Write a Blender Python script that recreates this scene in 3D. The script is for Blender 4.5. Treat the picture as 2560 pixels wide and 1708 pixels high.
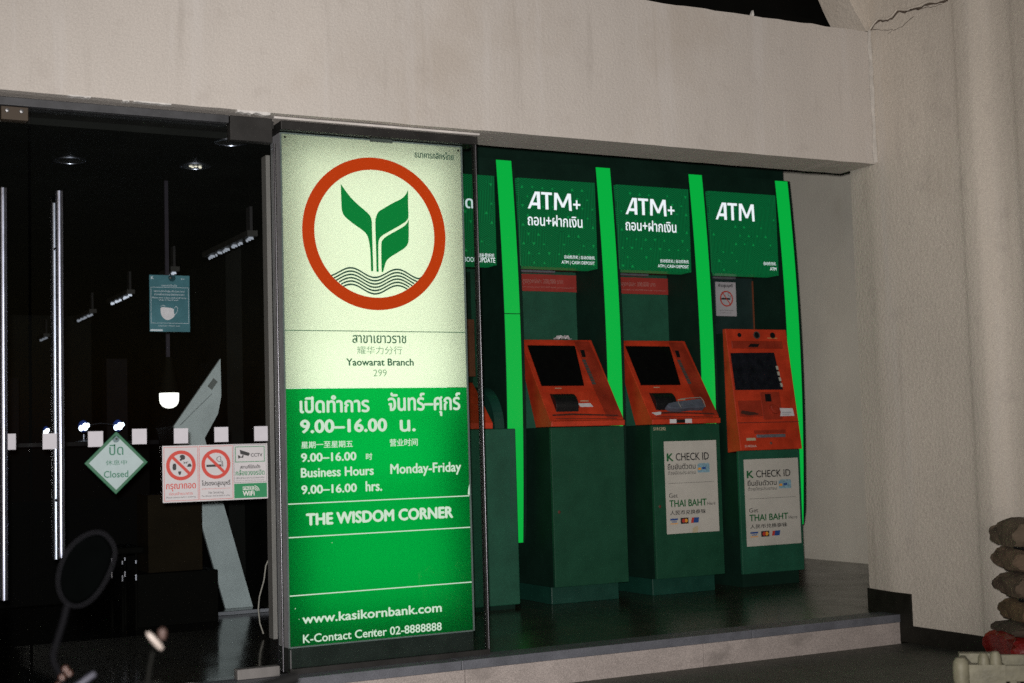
import bpy, bmesh, math, random
from math import radians, sin, cos, pi
from mathutils import Matrix, Vector

for o in list(bpy.data.objects):
    bpy.data.objects.remove(o)
SC = bpy.context.scene
COL = SC.collection
random.seed(7)

# ------------------------------------------------------------------ camera
CAM_LOC = Vector((0.0, -6.3929, 1.05))
yaw, pitch, roll = 0.4822, 0.0720, -0.0287
fw = Vector((sin(yaw)*cos(pitch), cos(yaw)*cos(pitch), sin(pitch)))
r0 = Vector((cos(yaw), -sin(yaw), 0)); u0 = r0.cross(fw)
rr = cos(roll)*r0 + sin(roll)*u0
uu = cos(roll)*u0 - sin(roll)*r0
cd = bpy.data.cameras.new("camera"); cam = bpy.data.objects.new("camera", cd); COL.objects.link(cam)
cam.matrix_world = Matrix(((rr.x, uu.x, -fw.x, CAM_LOC.x), (rr.y, uu.y, -fw.y, CAM_LOC.y), (rr.z, uu.z, -fw.z, CAM_LOC.z), (0, 0, 0, 1)))
cd.sensor_width = 36; cd.lens = 50; cd.clip_start = .05; cd.clip_end = 400
cd.dof.use_dof = True; cd.dof.focus_distance = 8.0; cd.dof.aperture_fstop = 3.2
SC.camera = cam

# ------------------------------------------------------------------ night sky, street light, camera flash
SUN_EL, SUN_AZ = radians(.3), radians(42.5)
w = bpy.data.worlds.new("World"); SC.world = w; w.use_nodes = True
nt = w.node_tree
sky = nt.nodes.new("ShaderNodeTexSky"); sky.sky_type = 'NISHITA'; sky.sun_disc = False
sky.sun_elevation = SUN_EL; sky.sun_rotation = SUN_AZ + pi
nt.links.new(sky.outputs[0], nt.nodes["Background"].inputs[0])
nt.nodes["Background"].inputs[1].default_value = 0.03
sd = bpy.data.lights.new("sun", 'SUN'); sun = bpy.data.objects.new("sun", sd); COL.objects.link(sun)
sd.energy = 0.36; sd.angle = radians(18); sd.color = (1.0, .90, .77)
sun.rotation_euler = Vector((sin(SUN_AZ)*cos(SUN_EL), cos(SUN_AZ)*cos(SUN_EL), -sin(SUN_EL))).to_track_quat('-Z', 'Y').to_euler()
fd = bpy.data.lights.new("flash", 'SPOT'); fl = bpy.data.objects.new("flash", fd); COL.objects.link(fl)
fd.energy = 1880; fd.shadow_soft_size = .03; fd.color = (1.0, .955, .92); fd.spot_size = radians(70); fd.spot_blend = 1.0
fl.location = CAM_LOC + uu*.06 - rr*.03; fl.rotation_euler = (fw - rr*.05 + uu*.03).to_track_quat('-Z', 'Y').to_euler()
vs = SC.view_settings; vs.view_transform = 'Standard'; vs.look = 'None'; vs.exposure = 0; vs.gamma = 1; vs.use_curve_mapping = False
SC.cycles.use_denoising = False; SC.cycles.max_bounces = 10; SC.cycles.transparent_max_bounces = 16; SC.cycles.sample_clamp_indirect = 6

# ------------------------------------------------------------------ helpers
def lin(c):
    f = lambda v: v/12.92 if v <= .04045 else ((v+.055)/1.055)**2.4
    return tuple(f(x/255) for x in c) + (1.0,)

def mat(name, col, rough=.5, metal=0., vary=0., scale=6., bump=0., bscale=60., spec=.5, stretch=None, speck=0., sscale=300., coat=0., stain=None, tiles=None):
    m = bpy.data.materials.new(name); m.use_nodes = True
    n = m.node_tree.nodes; l = m.node_tree.links; b = n["Principled BSDF"]
    b.inputs["Base Color"].default_value = col; b.inputs["Roughness"].default_value = rough
    b.inputs["Metallic"].default_value = metal; b.inputs["Specular IOR Level"].default_value = spec
    b.inputs["Coat Weight"].default_value = coat
    tc = n.new("ShaderNodeTexCoord"); src = tc.outputs["Object"]
    if stretch:
        mp = n.new("ShaderNodeMapping"); mp.inputs["Scale"].default_value = stretch
        l.new(src, mp.inputs[0]); ssrc = mp.outputs[0]
    else:
        ssrc = src
    cur = None
    def mul(prev, fac_socket, lo, hi):
        mr = n.new("ShaderNodeMapRange"); mr.inputs["From Min"].default_value = .3; mr.inputs["From Max"].default_value = .7
        mr.inputs["To Min"].default_value = lo; mr.inputs["To Max"].default_value = hi; l.new(fac_socket, mr.inputs[0])
        mx = n.new("ShaderNodeMix"); mx.data_type = 'RGBA'; mx.blend_type = 'MULTIPLY'; mx.inputs["Factor"].default_value = 1
        if prev is None: mx.inputs["A"].default_value = col
        else: l.new(prev, mx.inputs["A"])
        l.new(mr.outputs[0], mx.inputs["B"]); return mx.outputs["Result"]
    if vary:
        nz = n.new("ShaderNodeTexNoise"); nz.inputs["Scale"].default_value = scale; nz.inputs["Detail"].default_value = 6; nz.inputs["Roughness"].default_value = .6
        l.new(ssrc, nz.inputs["Vector"]); cur = mul(cur, nz.outputs["Fac"], 1-vary, 1+vary*.6)
        rm = n.new("ShaderNodeMapRange"); rm.inputs["To Min"].default_value = max(.02, rough-.12); rm.inputs["To Max"].default_value = min(1, rough+.12)
        l.new(nz.outputs["Fac"], rm.inputs[0]); l.new(rm.outputs[0], b.inputs["Roughness"])
    if speck:
        nz = n.new("ShaderNodeTexNoise"); nz.inputs["Scale"].default_value = sscale; nz.inputs["Detail"].default_value = 2
        l.new(src, nz.inputs["Vector"]); cur = mul(cur, nz.outputs["Fac"], 1-speck, 1+speck)
    if stain:
        for (c2, sc2, lo, hi, st2, amt) in stain:
            mp2 = n.new("ShaderNodeMapping"); mp2.inputs["Scale"].default_value = st2; l.new(src, mp2.inputs[0])
            nz = n.new("ShaderNodeTexNoise"); nz.inputs["Scale"].default_value = sc2; nz.inputs["Detail"].default_value = 7; nz.inputs["Roughness"].default_value = .65; l.new(mp2.outputs[0], nz.inputs["Vector"])
            mr = n.new("ShaderNodeMapRange"); mr.interpolation_type = 'SMOOTHSTEP'; mr.inputs["From Min"].default_value = lo; mr.inputs["From Max"].default_value = hi; mr.inputs["To Max"].default_value = amt; l.new(nz.outputs["Fac"], mr.inputs[0])
            mx = n.new("ShaderNodeMix"); mx.data_type = 'RGBA'; mx.inputs["B"].default_value = c2; l.new(mr.outputs[0], mx.inputs["Factor"])
            if cur is None: mx.inputs["A"].default_value = col
            else: l.new(cur, mx.inputs["A"])
            cur = mx.outputs["Result"]
    if tiles:
        bk = n.new("ShaderNodeTexBrick"); bk.offset = 0; bk.inputs["Scale"].default_value = 1; bk.inputs["Brick Width"].default_value = tiles[0]; bk.inputs["Row Height"].default_value = tiles[1]; bk.inputs["Mortar Size"].default_value = .004; bk.inputs["Mortar Smooth"].default_value = .1
        bk.inputs["Color1"].default_value = (1,1,1,1); bk.inputs["Color2"].default_value = (.8,.8,.8,1); bk.inputs["Mortar"].default_value = (.35,.35,.35,1); l.new(src, bk.inputs["Vector"])
        mx = n.new("ShaderNodeMix"); mx.data_type = 'RGBA'; mx.blend_type = 'MULTIPLY'; mx.inputs["Factor"].default_value = 1; l.new(bk.outputs["Color"], mx.inputs["B"])
        if cur is None: mx.inputs["A"].default_value = col
        else: l.new(cur, mx.inputs["A"])
        cur = mx.outputs["Result"]
    if cur is not None: l.new(cur, b.inputs["Base Color"])
    if bump:
        nb = n.new("ShaderNodeTexNoise"); nb.inputs["Scale"].default_value = bscale; nb.inputs["Detail"].default_value = 5
        l.new(src, nb.inputs["Vector"])
        bp = n.new("ShaderNodeBump"); bp.inputs["Strength"].default_value = bump; bp.inputs["Distance"].default_value = .01
        l.new(nb.outputs["Fac"], bp.inputs["Height"]); l.new(bp.outputs[0], b.inputs["Normal"])
    return m

def emit(name, col, s=1.0, gloss=0.):
    m = bpy.data.materials.new(name); m.use_nodes = True
    b = m.node_tree.nodes["Principled BSDF"]
    b.inputs["Base Color"].default_value = (col[0]*.3, col[1]*.3, col[2]*.3, 1); b.inputs["Roughness"].default_value = .35
    b.inputs["Emission Color"].default_value = col; b.inputs["Emission Strength"].default_value = s
    return m

def translucent(name, col, gl=.04):
    m = bpy.data.materials.new(name); m.use_nodes = True
    n = m.node_tree.nodes; l = m.node_tree.links; n.remove(n["Principled BSDF"])
    t = n.new("ShaderNodeBsdfTranslucent"); t.inputs[0].default_value = col
    d = n.new("ShaderNodeBsdfDiffuse"); d.inputs[0].default_value = (col[0]*.6, col[1]*.6, col[2]*.6, 1)
    a = n.new("ShaderNodeMixShader"); a.inputs[0].default_value = .12
    l.new(t.outputs[0], a.inputs[1]); l.new(d.outputs[0], a.inputs[2]); l.new(a.outputs[0], n["Material Output"].inputs[0])
    return m

def glass(name, tint, refl=.04):
    m = bpy.data.materials.new(name); m.use_nodes = True
    n = m.node_tree.nodes; l = m.node_tree.links; n.remove(n["Principled BSDF"])
    t = n.new("ShaderNodeBsdfTransparent"); t.inputs[0].default_value = tint
    g = n.new("ShaderNodeBsdfGlossy"); g.inputs["Roughness"].default_value = .0
    lw = n.new("ShaderNodeLayerWeight"); p = n.new("ShaderNodeMath"); p.operation = 'POWER'; p.inputs[1].default_value = 5
    ma = n.new("ShaderNodeMath"); ma.operation = 'MULTIPLY_ADD'; ma.inputs[1].default_value = .96; ma.inputs[2].default_value = refl
    l.new(lw.outputs["Facing"], p.inputs[0]); l.new(p.outputs[0], ma.inputs[0])
    mx = n.new("ShaderNodeMixShader"); l.new(ma.outputs[0], mx.inputs[0]); l.new(t.outputs[0], mx.inputs[1]); l.new(g.outputs[0], mx.inputs[2])
    l.new(mx.outputs[0], n["Material Output"].inputs[0])
    return m

TXT = {}
def text_mesh(body, bold=0.):
    k = body
    if k not in TXT:
        c = bpy.data.curves.new("lettering", 'FONT'); c.body = body; c.size = 1; c.resolution_u = 3
        o = bpy.data.objects.new("lettering", c); COL.objects.link(o)
        dg = bpy.context.evaluated_depsgraph_get(); dg.update()
        me = bpy.data.meshes.new_from_object(o.evaluated_get(dg))
        vs_ = [(v.co.x, v.co.y) for v in me.vertices]; fs = [tuple(p.vertices) for p in me.polygons]
        bpy.data.objects.remove(o); bpy.data.curves.remove(c); bpy.data.meshes.remove(me)
        xs = [a for a, _ in vs_]; ys = [b for _, b in vs_]
        TXT[k] = (vs_, fs, min(xs), max(xs), min(ys), max(ys))
    return TXT[k]

class MB:
    def __init__(s, M=None): s.v = []; s.f = []; s.M = M; s.sm = []
    def add(s, vs_, fs, smooth=False):
        k = len(s.v)
        s.v += [tuple(s.M @ Vector(p)) if s.M else tuple(p) for p in vs_]
        s.f += [tuple(i+k for i in f) for f in fs]; s.sm += [smooth]*len(fs); return s
    def box(s, x0, y0, z0, x1, y1, z1):
        return s.add([(x0,y0,z0),(x1,y0,z0),(x1,y1,z0),(x0,y1,z0),(x0,y0,z1),(x1,y0,z1),(x1,y1,z1),(x0,y1,z1)],
            [(0,3,2,1),(4,5,6,7),(0,1,5,4),(1,2,6,5),(2,3,7,6),(3,0,4,7)])
    def prism(s, pts, y0, y1):                       # outline in x,z; front at y0
        n = len(pts)
        ar = sum(pts[i][0]*pts[(i+1)%n][1]-pts[(i+1)%n][0]*pts[i][1] for i in range(n))
        if ar < 0: pts = pts[::-1]
        v = [(x,y0,z) for x,z in pts]+[(x,y1,z) for x,z in pts]
        return s.add(v, [tuple(range(n)), tuple(range(2*n-1,n-1,-1))]+[(i,i+n,(i+1)%n+n,(i+1)%n) for i in range(n)])
    def sidep(s, pts, x0, x1):                       # outline in y,z; left side at x0
        n = len(pts)
        v = [(x0,y,z) for y,z in pts]+[(x1,y,z) for y,z in pts]
        ar = sum(pts[i][0]*pts[(i+1)%n][1]-pts[(i+1)%n][0]*pts[i][1] for i in range(n))
        f = [tuple(range(n-1,-1,-1)), tuple(range(n,2*n))]+[(i,(i+1)%n,(i+1)%n+n,i+n) for i in range(n)]
        if ar < 0: f = [q[::-1] for q in f]
        return s.add(v, f)
    def planp(s, pts, z0, z1):                       # outline in x,y
        n = len(pts)
        v = [(x,y,z0) for x,y in pts]+[(x,y,z1) for x,y in pts]
        ar = sum(pts[i][0]*pts[(i+1)%n][1]-pts[(i+1)%n][0]*pts[i][1] for i in range(n))
        f = [tuple(range(n-1,-1,-1)), tuple(range(n,2*n))]+[(i,(i+1)%n,(i+1)%n+n,i+n) for i in range(n)]
        if ar < 0: f = [q[::-1] for q in f]
        return s.add(v, f)
    def flat(s, pts, y):
        n = len(pts)
        ar = sum(pts[i][0]*pts[(i+1)%n][1]-pts[(i+1)%n][0]*pts[i][1] for i in range(n))
        if ar < 0: pts = pts[::-1]
        return s.add([(x,y,z) for x,z in pts], [tuple(range(n))])
    def ring(s, cx, cz, r0_, r1_, y0, y1, n=72):
        v = []
        for k in range(n):
            a = 2*pi*k/n
            for r_, y in ((r1_,y0),(r0_,y0),(r0_,y1),(r1_,y1)): v.append((cx+r_*cos(a), y, cz+r_*sin(a)))
        f = []
        for k in range(n):
            a, b = 4*k, 4*((k+1)%n)
            f += [(a,b,b+1,a+1),(a+1,b+1,b+2,a+2),(a+3,b+3,b,a),(a+2,b+2,b+3,a+3)]
        return s.add(v, f)
    def disc(s, cx, cz, r_, y0, y1, n=32): return s.prism([(cx+r_*cos(2*pi*k/n), cz+r_*sin(2*pi*k/n)) for k in range(n)], y0, y1)
    def tube(s, pts, r_, seg=10, caps=True):
        pts = [Vector(p) for p in pts]; n = len(pts); rs = r_ if isinstance(r_, (list, tuple)) else [r_]*n
        v = []; f = []
        up = None
        for i, p in enumerate(pts):
            d = (pts[min(i+1,n-1)]-pts[max(i-1,0)]).normalized()
            if up is None:
                up = Vector((0,0,1)) if abs(d.z) < .9 else Vector((1,0,0))
            a = d.cross(up).normalized(); b = a.cross(d).normalized(); up = b
            for k in range(seg):
                t = 2*pi*k/seg; q = p+a*cos(t)*rs[i]+b*sin(t)*rs[i]; v.append(tuple(q))
        for i in range(n-1):
            for k in range(seg):
                f.append((i*seg+k, i*seg+(k+1)%seg, (i+1)*seg+(k+1)%seg, (i+1)*seg+k))
        s.add(v, f, True)
        if caps: s.add(v[:seg], [tuple(range(seg-1,-1,-1))]); s.add(v[-seg:], [tuple(range(seg))])
        return s
    def lathe(s, prof, c, seg=24, axis='z'):
        v = []; f = []; n = len(prof)
        for k in range(seg):
            t = 2*pi*k/seg
            for r_, h in prof:
                a, b = r_*cos(t), r_*sin(t)
                v.append({'z':(c[0]+a,c[1]+b,c[2]+h),'y':(c[0]+a,c[1]+h,c[2]-b),'x':(c[0]+h,c[1]+a,c[2]+b)}[axis])
        for k in range(seg):
            for i in range(n-1): f.append((k*n+i, ((k+1)%seg)*n+i, ((k+1)%seg)*n+i+1, k*n+i+1))
        return s.add(v, f, True)
    def text(s, body, rect, y, bold=0., keep=False, align='l'):
        vs_, fs, a, b, c, d = text_mesh(body)
        x0, z0, x1, z1 = rect; sx = (x1-x0)/(b-a); sz = (z1-z0)/(d-c)
        if keep:
            sx0 = min(sx, sz*1.02)
            if align == 'c': x0 += ((x1-x0)-sx0*(b-a))/2
            sx = sx0
        offs = [(0,0)] if not bold else [(-bold,0),(bold,0),(0,bold*.8),(0,-bold*.8),(0,0)]
        for i, (ox, oz) in enumerate(offs):
            s.add([(x0+(p-a)*sx+ox, y-.00025*i, z0+(q-c)*sz+oz) for p, q in vs_], fs)
        return s
    def build(s, name, m, parent=None, bevel=0., seg=2, auto=True):
        off = parent.matrix_world.translation if parent else Vector((0,0,0))
        if parent:
            q = parent; off = Vector((0,0,0))
            while q: off = off + q.location; q = q.parent
        me = bpy.data.meshes.new(name); me.from_pydata([tuple(Vector(p)-off) for p in s.v], [], s.f); me.validate()
        for p, sm_ in zip(me.polygons, s.sm): p.use_smooth = sm_
        if any(s.sm): me.set_sharp_from_angle(angle=radians(38))
        me.materials.append(m)
        o = bpy.data.objects.new(name, me); COL.objects.link(o)
        if parent: o.parent = parent
        if bevel:
            bv = o.modifiers.new("bevel", 'BEVEL'); bv.width = bevel; bv.segments = seg; bv.limit_method = 'ANGLE'; bv.angle_limit = radians(40); bv.harden_normals = False
        return o

def thing(name, label, cat, loc=(0,0,0), group=None):
    o = bpy.data.objects.new(name, None); COL.objects.link(o); o.location = loc; o.empty_display_size = .05
    o["label"] = label; o["category"] = cat
    if group: o["group"] = group
    return o
def tag(o, label, cat, group=None):
    o["label"] = label; o["category"] = cat
    if group: o["group"] = group
    return o
def struct(o): o["kind"] = "structure"; return o
def dup(root, dloc, label, group=None):
    r_ = root.copy(); COL.objects.link(r_); r_.location = root.location+Vector(dloc); r_["label"] = label
    if group: r_["group"] = group
    for ch in list(root.children):
        c = ch.copy(); COL.objects.link(c); c.parent = r_
        for g in list(ch.children):
            d = g.copy(); COL.objects.link(d); d.parent = c
    return r_

# ------------------------------------------------------------------ materials
PL = mat("plaster", (.51,.472,.434,1), .85, vary=.07, scale=1.3, bump=.34, bscale=60, stretch=(1.6,1.6,.55), speck=.11, sscale=150, stain=[((.36,.30,.24,1),1.1,.50,.72,(1,1,.8),.32),((.60,.58,.57,1),1.3,.50,.72,(5,5,.35),.28),((.27,.24,.21,1),2.4,.56,.74,(4,4,.3),.25),((.20,.17,.14,1),38,.66,.74,(1,1,1),.5),((.36,.32,.29,1),6,.55,.7,(1,1,1),.25)])
PLR = mat("pillar_plaster", (.57,.518,.452,1), .85, vary=.09, scale=1.6, bump=.42, bscale=48, stretch=(1.8,1.8,.5), speck=.13, sscale=150, stain=[((.36,.30,.24,1),1.1,.50,.72,(1,1,.8),.32),((.54,.52,.50,1),1.3,.50,.72,(5,5,.35),.28),((.27,.24,.21,1),2.4,.56,.74,(4,4,.3),.25),((.20,.17,.14,1),38,.66,.74,(1,1,1),.5),((.36,.32,.29,1),6,.55,.7,(1,1,1),.25)])
PLW = mat("side_wall_plaster", (.82,.78,.68,1), .85, vary=.08, scale=1.5, bump=.2, bscale=50, speck=.10, stain=[((.62,.56,.47,1),1.4,.48,.7,(1,1,.5),.5),((.72,.68,.62,1),1.2,.52,.7,(1,3,.4),.4)])
CHIP = mat("white_filler", (.62,.60,.58,1), .9, vary=.2, scale=20, bump=.4, bscale=60)
CRK = mat("crack_dark", (.10,.075,.058,1), .95, vary=.4, scale=30)
STEP = mat("pinkish_granite", (.36,.315,.295,1), .6, vary=.15, scale=5, speck=.3, sscale=260, stain=[((.16,.14,.13,1),3,.52,.72,(1,1,2),.5)])
NOSE = mat("blue_grey_granite", (.12,.125,.145,1), .45, vary=.25, scale=6, speck=.3, sscale=260)
FLOOR = mat("dark_granite_floor", (.050,.053,.036,1), .26, vary=.25, scale=3, speck=.4, sscale=240, tiles=(.62,.62), stain=[((.10,.09,.055,1),2.2,.55,.75,(1,1,1),.45)])
PAVE = mat("pavement_granite", (.098,.100,.082,1), .6, vary=.3, scale=3, speck=.45, sscale=200, bump=.2, tiles=(.8,.6), stain=[((.05,.05,.045,1),1.6,.5,.7,(1,1,1),.5),((.03,.03,.03,1),14,.66,.72,(1,1,1),.6)])
ROAD = mat("asphalt", (.05,.05,.05,1), .85, vary=.3, scale=4, bump=.4, speck=.4, sscale=200)
SKIRT = mat("black_skirting", (.014,.013,.010,1), .5, vary=.4, scale=8, spec=.2)
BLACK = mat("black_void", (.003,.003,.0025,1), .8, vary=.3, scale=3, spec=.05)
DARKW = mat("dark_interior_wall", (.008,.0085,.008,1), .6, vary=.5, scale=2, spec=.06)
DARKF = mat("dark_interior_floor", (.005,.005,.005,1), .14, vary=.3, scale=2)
ALU = mat("aluminium", (.34,.34,.35,1), .42, 1., vary=.15, scale=10, stretch=(1,1,.1))
ALUD = mat("painted_aluminium", (.20,.19,.185,1), .5, .3, vary=.25, scale=8, stretch=(1,1,.15))
DKMET = mat("dark_metal", (.02,.019,.018,1), .5, .2, vary=.3, scale=8)
TRACK = mat("door_track_metal", (.07,.072,.078,1), .5, .5, vary=.25, scale=9)
CHROMEL = mat("chrome_edge", (.13,.13,.145,1), .34, 1.)
CHROME = mat("chrome", (.27,.29,.36,1), .34, 1., vary=.05, scale=10)
GLASS = glass("door_glass", (.95,.965,.96,1), .03)
GLASSV = glass("clear_glass", (.80,.86,.84,1), .03)
WHITE = mat("white_vinyl", (.50,.485,.53,1), .6, vary=.05, scale=30)
GRN = mat("dark_green_cabinet", (.009,.085,.048,1), .6, vary=.25, scale=5, speck=.2, sscale=300)
GRND = mat("deep_green_cabinet", (.006,.024,.016,1), .65, vary=.25, scale=5, spec=.12, speck=.25, sscale=300)
GRNDOOR = mat("green_door_panel", (.010,.064,.034,1), .55, vary=.2, scale=6, speck=.3, sscale=350, spec=.25, stain=[((.03,.065,.04,1),5,.58,.75,(1,1,.5),.4)])
TEAL = mat("teal_plinth", (.007,.052,.036,1), .45, vary=.25, scale=6)
ORG = mat("orange_plastic", (.52,.042,.013,1), .5, vary=.30, scale=7, speck=.12, sscale=250)
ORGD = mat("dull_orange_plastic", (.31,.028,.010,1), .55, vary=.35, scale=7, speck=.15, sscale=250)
SCR = mat("dark_screen", (.004,.004,.004,1), .22, vary=.2, scale=20, spec=.25)
SCRB = mat("blue_black_screen", (.010,.011,.016,1), .25, vary=.5, scale=18, spec=.4)
BLK = mat("black_plastic", (.007,.007,.008,1), .42, vary=.2, scale=15)
GREYP = mat("grey_plastic", (.07,.07,.065,1), .5, vary=.3, scale=40)
SILV = mat("silver_slot", (.28,.28,.33,1), .4, .6, vary=.2, scale=30)
PAPER = mat("paper", (.50,.48,.435,1), .7, vary=.10, scale=5, speck=.06, sscale=300)
PAPW = mat("white_paper", (.62,.60,.62,1), .75, vary=.1, scale=20)
INK = mat("black_ink", (.02,.02,.022,1), .6)
INKG = mat("green_ink", (.008,.12,.035,1), .6)
INKR = mat("red_ink", (.48,.045,.03,1), .6)
INKB = mat("blue_ink", (.02,.07,.26,1), .6)
INKY = mat("amber_ink", (.75,.32,.03,1), .6)
INKC = mat("pale_blue_ink", (.22,.38,.47,1), .6, vary=.4, scale=60)
INKGY = mat("grey_ink", (.22,.22,.24,1), .6)
CREAM = mat("cream_ink", (.45,.40,.27,1), .6)
REDB = mat("red_banner", (.33,.033,.025,1), .55, vary=.15, scale=8)
PINKT = mat("pink_ink", (.40,.18,.16,1), .6)
STK = mat("stain_cream", (.50,.43,.29,1), .8, vary=.2, scale=15)

# ------------------------------------------------------------------ ground
struct(MB().box(-40,-40,-.45,40,-3.2,-.30).build("road", ROAD))
struct(MB().box(-12,-3.2,-.45,12,-.0,-.165).build("pavement", PAVE, bevel=.02))
fl_ = struct(MB().box(3.0,.0,-.165,8.4,4.2,0).build("lobby_floor", FLOOR))
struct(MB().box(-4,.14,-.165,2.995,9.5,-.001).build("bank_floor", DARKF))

st = thing("step", "pinkish granite step with a blue grey nosing below the cash machines", "step", (4,-.02,-.165))
x = -3.2; k = 0
b = MB()
for xe in (-1.2, .4, 1.75, 3.02, 4.43, 5.815):
    b.box(x+.002, -.03, -.165, xe-.002, -.002, -.042); x = xe
b.build("riser", STEP, st, bevel=.002)
nb = MB(); x = -3.2
for xe in (-1.0, 1.1, 3.0, 4.75, 5.815):
    nb.box(x+.0015, -.036, -.041, xe-.0015, .135, .004); x = xe
nb.build("nosing", NOSE, st, bevel=.003)

# ------------------------------------------------------------------ plaster shell
bm = thing("wall_beam", "broad grey plaster beam spanning above the glass doors and cash machines", "beam", (1.5,0,2.648))
random.seed(3)
edge = [(-3.5,2.648)]; xx = -3.5
while xx < 5.82:
    xx = min(5.82, xx+random.uniform(.04,.22)); edge.append((xx, 2.648+(random.uniform(-.0016,.0016) if xx < 5.8 else 0)))
top = []; xx = 5.82
while xx > -3.5:
    top.append((xx, 3.449+random.uniform(-.005,.005))); xx -= random.uniform(.03,.15)
top.append((-3.5,3.45))
MB().prism(edge+top, 0, .32).build("beam_face", PL, bm)
ch = MB()
for (xa, xb, za, zb) in ((1.16,1.26,2.640,2.650),(1.4,1.43,2.639,2.6475),(1.93,2.09,2.628,2.647),(1.45,1.62,2.641,2.649)):
    n = 9; pts = [(xa+(xb-xa)*i/n, zb) for i in range(n+1)]+[(xb-(xb-xa)*i/n, za+random.uniform(0,(zb-za)*.7)) for i in range(n+1)]
    ch.prism(pts, -.004, .03)
ch.build("peeling_plaster", CHIP, bm)
MB().prism([(4.985,3.452),(4.998,3.452),(5.005,3.475),(5.0,3.50),(4.99,3.478)], .05, .07).build("plaster_chip", CHIP, bm)

pr_ = thing("plaster_pillar", "rounded grey plaster pillar with a jagged crack at the right", "pillar", (5.86,-.3,-.165))
plan = [(5.868,.28),(5.842,.14),(5.822,0),(5.817,-.3),(5.814,-.62),(5.803,-.70),(5.800,-.75),(5.806,-.80),(5.832,-.845),(5.862,-.885),(5.878,-.94),(5.882,-1.0),(5.872,-1.06),(5.868,-1.2),(5.868,-3.0),(8.3,-3.0),(8.3,.28)]
core = plan[:14]; cs = []
for i in range(len(core)-1):
    p0, p1, p2, p3 = core[max(i-1,0)], core[i], core[i+1], core[min(i+2,len(core)-1)]
    for k in range(6):
        t = k/6; cs.append(tuple(.5*(2*b+(c-a)*t+(2*a-5*b+4*c-d)*t*t+(3*b-a-3*c+d)*t**3) for a, b, c, d in zip(p0,p1,p2,p3)))
b = MB().planp(cs+plan[13:], -.15, 4.6); b.sm = [False, False]+[True]*(len(cs)-1)+[False]*(len(b.f)-2-len(cs)+1)
b.build("shaft", PLR, pr_)
MB().prism([(5.794,3.4525),(5.765,3.49),(5.735,3.531),(5.705,3.578),(5.679,3.622),(5.61,3.76),(5.52,3.9),(5.38,4.07),(5.2,4.22),(5.2,4.6),(5.835,4.6),(5.835,3.452)], -.0015, .24).build("arch_haunch", PLR, pr_)
fil = [(5.815+random.uniform(-.003,.004), -.004, 2.655+i*.05) for i in range(17)]
MB().tube(fil, [random.uniform(.010,.018) for _ in fil], 8).build("corner_filler", mat("corner_filler_grey", (.52,.49,.45,1), .9, vary=.2, scale=20, bump=.4, bscale=60), pr_)
def crack(pts, wdt):
    b = MB(); random.seed(11); P = []
    for (ya, za), (yb, zb) in zip(pts[:-1], pts[1:]):
        n = max(2, int(abs(yb-ya)/.02))
        for i in range(n): P.append((ya+(yb-ya)*i/n, za+(zb-za)*i/n+random.uniform(-.006,.006)))
    P.append(pts[-1])
    up = [(y, z+wdt*random.uniform(.25,.8)) for y, z in P]; dn = [(y, z-wdt*random.uniform(.25,.8)) for y, z in P]
    v = []; f = []
    for (ya, za), (yb, zb) in zip(up, dn):
        xs = 5.8215 + (ya*.008) - .004
        v += [(xs,ya,za),(xs,yb,zb)]
    for i in range(len(P)-1): f.append((2*i,2*i+1,2*i+3,2*i+2))
    return b.add(v, f)
cr = [(-.012,3.452),(-.05,3.478),(-.085,3.492),(-.12,3.484),(-.164,3.470),(-.2,3.476),(-.245,3.503),(-.283,3.490),(-.33,3.476),(-.362,3.478),(-.42,3.472),(-.49,3.478),(-.56,3.462),(-.62,3.450),(-.74,3.432)]
cb = crack(cr, .012)
for c2 in ([(-.03,3.455),(-.12,3.425),(-.2,3.408)], [(-.16,3.395),(-.28,3.405),(-.38,3.435)], [(-.3,3.488),(-.45,3.462),(-.6,3.44)]):
    q = crack(c2, .003); k = len(cb.v); cb.v += q.v; cb.f += [tuple(i+k for i in f) for f in q.f]; cb.sm += q.sm
cb.build("crack", CRK, pr_)
# raised broken plaster lip above the crack
lp = MB()
for (ya, za), (yb, zb) in zip(cr[:-1], cr[1:]):
    lp.tube([(5.819, ya, za+.014), (5.819, yb, zb+.014)], [.009, .007], 6)
lp.build("broken_plaster_edge", PLR, pr_)
sk = MB()
def strip(b, pts, z0, z1, th=.012):
    o1 = [(x-th, y) for x, y in pts]
    return b.planp(o1+[(x+.002, y) for x, y in pts[::-1]], z0, z1)
strip(sk, [(5.868,.284),(5.842,.14),(5.822,0),(5.819,-.13)], -.15, .127)
sk.planp([(5.862,.2805),(5.862,.294),(7.9,.294),(7.9,.2805)], .0, .127)
strip(sk, [(5.819,-.13),(5.817,-.3),(5.814,-.62),(5.803,-.70),(5.800,-.75),(5.806,-.80),(5.832,-.845),(5.862,-.885),(5.878,-.94),(5.882,-1.0),(5.872,-1.06),(5.868,-1.2),(5.868,-3.0)], -.15, -.055)
sk.build("skirting", SKIRT, pr_)

tag(MB().box(7.9,.296,0,8.05,3.9,3.6).build("side_wall", PLW), "plain grey side wall at the right end of the cash machine lobby", "wall")
tag(MB().box(3.0,3.9,0,8.05,4.0,3.6).build("lobby_back_wall", DARKW), "dark back wall behind the green cash machines", "wall")
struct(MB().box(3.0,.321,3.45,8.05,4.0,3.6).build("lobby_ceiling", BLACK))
tag(MB().box(-3.5,.36,3.40,5.84,.5,5.2).build("upper_window", BLACK), "black unlit opening above the plaster beam", "window")

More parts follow.
